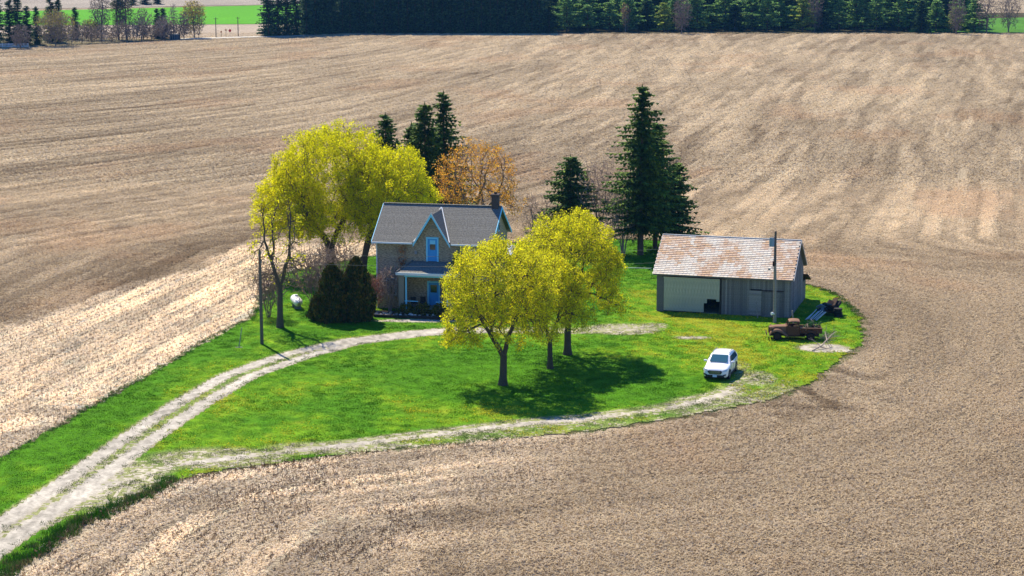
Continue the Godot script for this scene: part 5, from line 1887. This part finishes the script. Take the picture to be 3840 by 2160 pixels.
func make_yard_things() -> void:
	var tk := thing("propane_tank", "white propane tank with rounded ends on the grass under bare shrubs", "tank", Vector3(-19.85, 0.03, -15.4), 16.0)
	tk.scale = Vector3.ONE * 0.85
	var b := MB.new()
	var pts := []
	var rad := []
	for k in 7:
		var a := PI / 2.0 * k / 6.0
		pts.append(Vector3(0, 0.82, 1.0 + sin(a) * 0.4)); rad.append(maxf(0.02, cos(a) * 0.5))
	pts.reverse(); rad.reverse()
	for k in 7:
		var a := PI / 2.0 * k / 6.0
		pts.append(Vector3(0, 0.82, -1.0 - sin(a) * 0.4)); rad.append(maxf(0.02, cos(a) * 0.5))
	b.tube(pts, rad, 22, Color.WHITE, true)
	part(tk, "vessel", b.mesh(), M.paint)
	boxpart(tk, "leg", Vector3(0, 0.17, 0.75), Vector3(0.7, 0.4, 0.12), M.steel)
	boxpart(tk, "leg", Vector3(0, 0.17, -0.75), Vector3(0.7, 0.4, 0.12), M.steel)
	b = MB.new()
	b.tube([Vector3(0, 1.28, 0), Vector3(0, 1.48, 0)], [0.18, 0.16], 12, Color.WHITE, true)
	part(tk, "valve_dome", b.mesh(), M.white)

	# flower bed in front of the house: timber edging, stones, hedge
	var bed := thing("flower_bed", "dark mulch bed with stones in front of the house", "flower bed", Vector3(-8.25, 0, -11.25), -11.0)
	b = MB.new()
	var lo := []
	var hi := []
	for q in [Vector2(-4.6, -1.3), Vector2(5.6, -1.3), Vector2(5.6, 0.95), Vector2(-4.0, 0.95), Vector2(-4.6, 0.3)]:
		lo.append(Vector3(q.x, -0.05, q.y)); hi.append(Vector3(q.x, 0.2, q.y))
	b.prism(lo, hi)
	part(bed, "soil", b.mesh(), M.mulch)
	for k in 6:
		boxpart(bed, "edging_timber", Vector3(-3.2 + k * 1.66, 0.16, 1.04), Vector3(1.63, 0.26, 0.16), M.wood_dark)
	for k in 60:
		var s := MB.new()
		var r := rf(0.06, 0.17)
		var rows := []
		for y in 5:
			var row := []
			for e in 8:
				var a := TAU * e / 7.0
				var ph := PI * y / 4.0
				row.append(Vector3(cos(a) * sin(ph) * r, cos(ph) * r * 0.7, sin(a) * sin(ph) * r) * (1.0 + 0.2 * noise_fine.get_noise_3d(cos(a) * 3 + k, ph * 3, sin(a) * 3) * (1.0 if e < 7 and y > 0 and y < 4 else 0.0)))
			row[7] = row[0]
			rows.append(row)
		s.skin(rows, Color.WHITE, true)
		part(bed, "stone", s.mesh(), M.stone if k % 3 else M.pebble, Vector3(rf(-4.3, 1.4), 0.22, rf(-0.6, 0.85)))
	for q in [[-9.6, -11.9, 1.0, 1.05, "yellow-green hedge bush left under the porch front"], [-8.05, -11.5, 1.1, 1.0, "yellow-green hedge bush right under the porch front"], [-6.5, -11.2, 1.1, 1.1, "yellow-green hedge bush beside the porch steps"]]:
		var hd := thing("hedge_bush", q[4], "shrub", Vector3(q[0], 0.15, q[1]), 0.0, "hedge under the porch")
		var pts2 := PackedVector3Array()
		for k in 170:
			var d := rdir()
			d.y = absf(d.y)
			pts2.append(d * Vector3(0.95 * q[3], q[2] * 1.05, 0.6) * rf(0.6, 1.0))
		var st := MB.new()
		for k in 14:
			var d := rdir()
			d.y = absf(d.y) + 0.4
			st.tube([Vector3.ZERO, d * 0.7], [0.03, 0.012], 4)
		part(hd, "stems", st.mesh(), M.twig)
		part(hd, "foliage", leaves(pts2, 9, 0.14, 0.12, [Color(0.2, 0.2, 0.03), Color(0.12, 0.14, 0.03), Color(0.07, 0.09, 0.02), Color(0.26, 0.2, 0.04)]), M.leaf)
	var vine := thing("wall_vine", "rusty orange vine climbing the upper brick wall of the house", "vine", Vector3(-10.05, 0.03, -14.72), -11.5)
	var vp := PackedVector3Array()
	for k in 80:
		vp.append(Vector3(rf(-0.55, 0.55) * rf(0.3, 1.0), rf(3.2, 6.0), 0.1))
	var vs := MB.new()
	for k in 5:
		vs.tube([Vector3(rf(-0.2, 0.2), 0, 0.08), Vector3(rf(-0.4, 0.4), 3.0, 0.08), Vector3(rf(-0.6, 0.6), 5.8, 0.08)], [0.025, 0.02, 0.012], 4)
	part(vine, "stems", vs.mesh(), M.twig)
	part(vine, "foliage", leaves(vp, 4, 0.16, 0.12, [Color(0.55, 0.22, 0.07), Color(0.42, 0.2, 0.08)]), M.leaf)

	for q in [[-8.9, -13.05, 20.0, "dark chair on the porch nearer the pillar"], [-8.15, -13.1, -15.0, "dark chair on the porch nearer the front door"]]:
		var c := thing("porch_chair", q[3], "chair", Vector3(q[0], 0.5, q[1]), q[2], "chairs on the porch")
		boxpart(c, "seat", Vector3(0, 0.44, 0), Vector3(0.5, 0.06, 0.48), M.wood_dark)
		boxpart(c, "backrest", Vector3(0, 0.72, -0.22), Vector3(0.5, 0.5, 0.05), M.wood_dark)
		for lx in [-0.21, 0.21]:
			for lz in [-0.2, 0.2]:
				boxpart(c, "leg", Vector3(lx, 0.21, lz), Vector3(0.05, 0.42, 0.05), M.wood_dark)
	# scrap beside the barn
	var sc := thing("scrap_heap", "dark heap of scrap sheets and junk at the barn's outer corner", "scrap", Vector3(28.7, 0.03, -12.4), -20.0)
	for k in 20:
		var m: Material = [M.container, M.rust_dark, M.wood_dark, M.steel_blue, M.rubber][k % 5]
		var tb := Basis.from_euler(Vector3(rf(-0.6, 0.6), rf(0, TAU), rf(-0.6, 0.6)))
		boxpart(sc, "scrap_sheet", Vector3(rf(-0.8, 0.8), 0.35 + rf(0.0, 0.9) * (1.0 - k / 30.0), rf(-0.8, 0.9)), Vector3(rf(0.5, 1.3), rf(0.03, 0.3), rf(0.3, 0.9)), m, tb)
	for k in 4:
		var ty := MB.new()
		ty.tube([Vector3(0, 0, 0), Vector3(0, 0.18, 0)], [0.38, 0.38], 16, Color.WHITE, true)
		part(sc, "old_tyre", ty.mesh(), M.rubber, Vector3(0.9 + rf(-0.3, 0.3), 0.05 + k * 0.19, 0.9 + rf(-0.15, 0.15)))
	var pl := thing("pipe_bundle", "pale blue-grey pipes leaning against the barn's outer corner", "pipes", Vector3(27.1, 0.03, -9.9), -20.0)
	pl.scale = Vector3.ONE * 0.8
	for k in 7:
		var pb := MB.new()
		pb.tube([Vector3(-0.9 + k * 0.2, 0.08, 0.6 + rf(-0.3, 0.3)), Vector3(-0.1 + k * 0.2 + rf(-0.15, 0.15), 0.95 + rf(-0.25, 0.1), -0.7 + rf(-0.2, 0.2))], [0.05, 0.05], 8, Color.WHITE, true)
		part(pl, "pipe", pb.mesh(), M.pipe if k % 2 else M.metal_pale)
	var bp := thing("board_stake", "thin grey stake standing in front of the barn's plank door", "stake", Vector3(22.0, 0.03, -11.0), 0.0)
	b = MB.new()
	b.tube([Vector3(0.06, -0.1, 0.5), Vector3(-0.04, 1.35, 0.0)], [0.05, 0.04], 6, Color.WHITE, true)
	part(bp, "shaft", b.mesh(), M.pole_pale)
	# a low white pipe marker by the tall spruce, left of the barn
	var ga := thing("field_gate_wire", "single white wire strung between the lawn maples and the barn", "wire", Vector3(0, 0, 0))
	b = MB.new()
	b.tube([Vector3(11.2, 0.75, -33.0), Vector3(14.0, 0.75, -32.6)], [0.02, 0.02], 4)
	part(ga, "strand", b.mesh(), M.white)
	for x in [11.2, 14.0]:
		boxpart(ga, "picket", Vector3(x, 0.4, -33.0 + (x - 11.2) * 0.14), Vector3(0.05, 0.9, 0.05), M.steel)


# ---------------------------------------------------------------- straw, stubble, grass

func in_yard(p: Vector2, margin: float) -> bool:
	if Geometry2D.is_point_in_polygon(p, lawn_poly):
		return true
	if margin <= 0.0:
		return false
	for k in 8:
		if Geometry2D.is_point_in_polygon(p + Vector2.from_angle(TAU * k / 8.0) * margin, lawn_poly):
			return true
	return false


func straw_patch(size: Vector2, count: int, length: Vector2, width: float, lift: float, clods: int, clod: float) -> ArrayMesh:
	var b := MB.new()
	var cols := [Color(2.3, 2.26, 2.14), Color(1.9, 1.82, 1.68), Color(2.7, 2.68, 2.55), Color(0.55, 0.5, 0.45), Color(1.6, 1.48, 1.32), Color(2.2, 2.15, 2.0)]
	for k in count:
		var p := Vector3(rf(-0.5, 0.5) * size.x, rf(0.0, lift), rf(-0.5, 0.5) * size.y)
		var w := rf(0, TAU)
		var d := Vector3(cos(w), rf(-0.1, 0.55), sin(w)).normalized()
		var s := (d.cross(Vector3.UP).normalized() * rf(0.5, 1.0) + Vector3.UP * rf(-0.7, 0.7)).normalized() * width * rf(0.6, 1.3)
		var e := d * rf(length.x, length.y)
		b.quad(p - s * 0.5, p + e - s * 0.4, p + e + s * 0.4, p + s * 0.5, cols[rng.randi() % cols.size()])
	# clods of turned soil between the straw
	for k in clods:
		var p := Vector3(rf(-0.5, 0.5) * size.x, -0.03, rf(-0.5, 0.5) * size.y)
		var r := clod * rf(0.5, 1.2)
		var top := p + Vector3(rf(-0.3, 0.3) * r, r * rf(0.6, 1.1), rf(-0.3, 0.3) * r)
		var w := rf(0, TAU)
		var ring := []
		for q in 4:
			ring.append(p + Vector3(cos(w - TAU * q / 4.0), 0, sin(w - TAU * q / 4.0)) * r * rf(0.6, 1.1))
		var t := rf(0.5, 1.0)
		for q in 4:
			b.quado(ring[q], top, ring[(q + 1) % 4], (ring[q] + ring[(q + 1) % 4]) * 0.5, Vector3.UP, Color(t, t * 0.93, t * 0.86))
	return b.mesh()


func make_residue() -> void:
	# patches laid along the passes of the plough, so that light and dark run on in lines
	var turned := func(x: float, z: float) -> Basis:
		var q := passes(x, z).x
		var g := Vector2(passes(x + 0.5, z).x - q, passes(x, z + 0.5).x - q)
		return Basis.from_euler(Vector3(0, atan2(-g.y, g.x) + (PI if rng.randf() < 0.5 else 0.0), 0))
	var near := []
	for k in 4:
		near.append(straw_patch(Vector2(1.5, 3.5), 270, Vector2(0.08, 0.28), 0.052, 0.06, 95, 0.11))
	var places := [[], [], [], []]
	var tints := [[], [], [], []]
	var z := 72.0
	var line := 0
	while z > -105.0:
		var half := (165.0 - z) * 0.257 + 8.0
		var x := -half
		var column := line / 2
		while x < half:
			var p := Vector2(x + rf(-0.3, 0.3), z + rf(-0.3, 0.3))
			x += 1.1
			column += 1
			if in_yard(p, 0.4):
				continue
			var turn: Basis = turned.call(p.x, p.y)
			# a patch is longer than wide: leave out every second place the long way
			if absf(turn.z.z) > absf(turn.z.x):
				if (line + column) % 2:
					continue
			elif (column + line / 2) % 2:
				continue
			var far := Vector2(turn.z.x, turn.z.z) * 1.5
			var s := 1.0
			if in_yard(p + far, 0.2) or in_yard(p - far, 0.2):
				s = 0.3
			var k := rng.randi() % 4
			places[k].append(Transform3D(turn * Basis.from_scale(Vector3(1.0 if s == 1.0 else 0.6, 1.0, s)), Vector3(p.x, -0.02, p.y)))
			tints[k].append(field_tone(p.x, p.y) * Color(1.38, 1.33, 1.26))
		z -= 1.1
		line += 1
	for k in 4:
		stuff("crop_residue", "chopped straw and stalks strewn over the ploughed field", "straw", near[k], M.straw, places[k], tints[k])
	var mid := []
	for k in 3:
		mid.append(straw_patch(Vector2(1.7, 14.0), 400, Vector2(0.15, 0.42), 0.1, 0.1, 100, 0.17))
	var mp := [[], [], []]
	var mt := [[], [], []]
	z = -105.0
	while z > -474.0:
		var half := (165.0 - z) * 0.257 + 12.0
		var x := -half
		while x < half:
			var k := rng.randi() % 3
			var p := Vector2(x + rf(-0.4, 0.4), z + rf(-2.5, 2.5))
			mp[k].append(Transform3D(turned.call(p.x, p.y), Vector3(p.x, -0.02, p.y)))
			mt[k].append(field_tone(p.x, p.y) * Color(1.18, 1.14, 1.08))
			x += 1.6
		z -= 10.5
	for k in 3:
		stuff("crop_residue", "chopped straw strewn over the far half of the ploughed field", "straw", mid[k], M.straw, mp[k], mt[k])
	# standing stubble in rows
	var stub := []
	for k in 3:
		var b := MB.new()
		var h: float = [0.24, 0.34, 0.17][k]
		b.tube([Vector3(0, -0.05, 0), Vector3(rf(-0.05, 0.05), h, rf(-0.05, 0.05))], [0.015, 0.012], 4)
		b.quad(Vector3(0, h * 0.5, 0), Vector3(0.03, h * 0.62, 0.02), Vector3(0.17, h * 0.4, 0.06), Vector3(0.13, h * 0.28, 0.05), Color(1.5, 1.45, 1.3))
		stub.append(b.mesh())
	var sp := [[], [], []]
	var sc := [[], [], []]
	for row in 150:
		# rows of the strip on the left run the same way as the strip
		var off := -62.0 + row * 0.76
		for q in 420:
			var on := 46.0 - q * 0.24 + rf(-0.09, 0.09)
			var p := Vector2(off - on * 0.245 + rf(-0.05, 0.05), on)
			if p.x > -10.0 or rng.randf() > stubble_at(p.x, p.y) * 0.75 or absf(p.x) > (165.0 - p.y) * 0.262 + 2.0 or in_yard(p, 0.0):
				continue
			var k := rng.randi() % 3
			sp[k].append(Transform3D(Basis.from_euler(Vector3(rf(-0.2, 0.2), rf(0, TAU), rf(-0.2, 0.2))), Vector3(p.x, -0.02, p.y)))
			sc[k].append(Color(0.20, 0.14, 0.10) * rf(0.5, 1.5))
	# rows in front of the yard follow its edge
	for row in 34:
		var off := 0.55 + row * 0.76
		for e in front_edge.size() - 2:
			var a := front_edge[e]
			var b := front_edge[e + 1]
			var out := (b - a).orthogonal().normalized()
			if out.y < 0.0:
				out = -out
			var m := int(a.distance_to(b) / 0.2)
			for q in m:
				var p := a.lerp(b, float(q) / m) + out * (off + rf(-0.05, 0.05))
				if rng.randf() > stubble_at(p.x, p.y) * 1.15 or absf(p.x) > (165.0 - p.y) * 0.262 + 2.0 or p.y > 66.0 or in_yard(p, 0.2):
					continue
				if noise_mid.get_noise_2d(p.x * 1.3, p.y * 1.3) < -0.12:
					continue
				var k := rng.randi() % 3
				sp[k].append(Transform3D(Basis.from_euler(Vector3(rf(-0.3, 0.3), rf(0, TAU), rf(-0.3, 0.3))), Vector3(p.x, -0.02, p.y)))
				sc[k].append(Color(0.17, 0.12, 0.085) * rf(0.5, 1.5))
	# the outermost row along the edge of the yard, standing taller
	for k in range(lawn_poly.size() - 6, lawn_poly.size() - 1):
		var a := lawn_poly[k]
		var b := lawn_poly[k + 1]
		var m := int(a.distance_to(b) / 0.13)
		for q in m:
			var p := a.lerp(b, float(q) / m) + Vector2(rf(0.1, 0.8), rf(0.1, 0.7))
			if rng.randf() < 0.65:
				sp[1].append(Transform3D(Basis.from_euler(Vector3(rf(-0.25, 0.25), rf(0, TAU), rf(-0.25, 0.25))).scaled(Vector3(1, rf(0.8, 1.7), 1)), Vector3(p.x, -0.02, p.y)))
				sc[1].append(Color(0.13, 0.09, 0.06) * rf(0.5, 1.5))
	for k in 3:
		stuff("corn_stubble", "short dark corn stubble standing in rows beside the lawn", "stubble", stub[k], M.straw, sp[k], sc[k])


func tuft(size: float, count: int, h: Vector2, w: float) -> ArrayMesh:
	var b := MB.new()
	for k in count:
		var p := Vector3(rf(-0.5, 0.5) * size, -0.02, rf(-0.5, 0.5) * size)
		var a := rf(0, TAU)
		var s := Vector3(cos(a), 0, sin(a)) * w * rf(0.7, 1.3)
		var e := Vector3(rf(-0.5, 0.5), 1.0, rf(-0.5, 0.5)) * rf(h.x, h.y)
		var t := rf(0.75, 1.3)
		b.tri(p - s, p + e, p + s, Color(t, t, t))
	return b.mesh()


func make_grass() -> void:
	var kinds := [tuft(1.1, 110, Vector2(0.04, 0.10), 0.022), tuft(1.1, 110, Vector2(0.03, 0.08), 0.02), tuft(0.7, 60, Vector2(0.14, 0.42), 0.02)]
	var places := [[], [], []]
	var tints := [[], [], []]
	var gold := []
	var x := -43.0
	while x < 31.5:
		var z := -56.0
		while z < 74.0:
			var p := Vector2(x + rf(-0.4, 0.4), z + rf(-0.4, 0.4))
			z += 0.8
			if absf(p.x) > (165.0 - p.y) * 0.262 + 3.0 or not Geometry2D.is_point_in_polygon(p, lawn_poly):
				continue
			var g := gravel_at(p)
			if g > 0.5 + rf(-0.08, 0.08):
				continue
			var dry := dry_at(p)
			var k := rng.randi() % 2
			places[k].append(Transform3D(Basis.from_euler(Vector3(0, rf(0, TAU), 0)), Vector3(p.x, 0.05, p.y)))
			tints[k].append(lawn_tone(p, g, dry))
			if dry > 0.34 and g < 0.45:
				for q in int((dry - 0.3) * 22.0 * (0.3 + rng.randf())):
					gold.append(Transform3D(Basis.from_euler(Vector3(rf(-0.4, 0.4), rf(0, TAU), rf(-0.4, 0.4))), Vector3(p.x + rf(-0.5, 0.5), 0.09, p.y + rf(-0.5, 0.5))))
		x += 0.8
	# longer grass along the edges of the yard, above all on the near verge
	for k in lawn_poly.size() - 1:
		var a := lawn_poly[k]
		var b := lawn_poly[k + 1]
		var verge := k >= lawn_poly.size() - 4
		var m := int(a.distance_to(b) / (0.12 if verge else 0.35))
		for q in m:
			var p := a.lerp(b, float(q) / m)
			if verge:
				var nrm := (b - a).orthogonal().normalized()
				p += nrm * rf(-1.0, 1.0) * rf(0.3, 1.0)
			else:
				p += Vector2(rf(-0.3, 0.3), rf(-0.3, 0.3))
			var s := rf(0.6, 1.2) * (1.0 if verge else 0.55)
			var dry_edge := k >= 18 and not verge
			if dry_edge and rng.randf() < 0.55:
				continue
			places[2].append(Transform3D(Basis.from_euler(Vector3(0, rf(0, TAU), 0)).scaled(Vector3(1, s * (0.6 if dry_edge else 1.0), 1)), Vector3(p.x, 0.0, p.y)))
			tints[2].append(Color(0.055, 0.17, 0.012) * rf(0.6, 1.3) if rng.randf() < (0.25 if dry_edge else 0.8) else Color(0.24, 0.23, 0.08) * rf(0.7, 1.2))
	for k in 3:
		stuff("grass", "short green lawn grass round the farmhouse" if k < 2 else "longer grass along the edge of the lawn", "grass", kinds[k], M.blade, places[k], tints[k])
	var f := MB.new()
	for k in 3:
		var a := TAU * k / 3.0
		f.tri(Vector3(cos(a), 0, sin(a)) * 0.05, Vector3(0, 0.025, 0), Vector3(cos(a + 2.1), 0, sin(a + 2.1)) * 0.05, Color(0.72, 0.55, 0.01))
	stuff("dandelions", "yellow dandelions dotted over the dry parts of the lawn", "dandelions", f.mesh(), M.plain, gold)
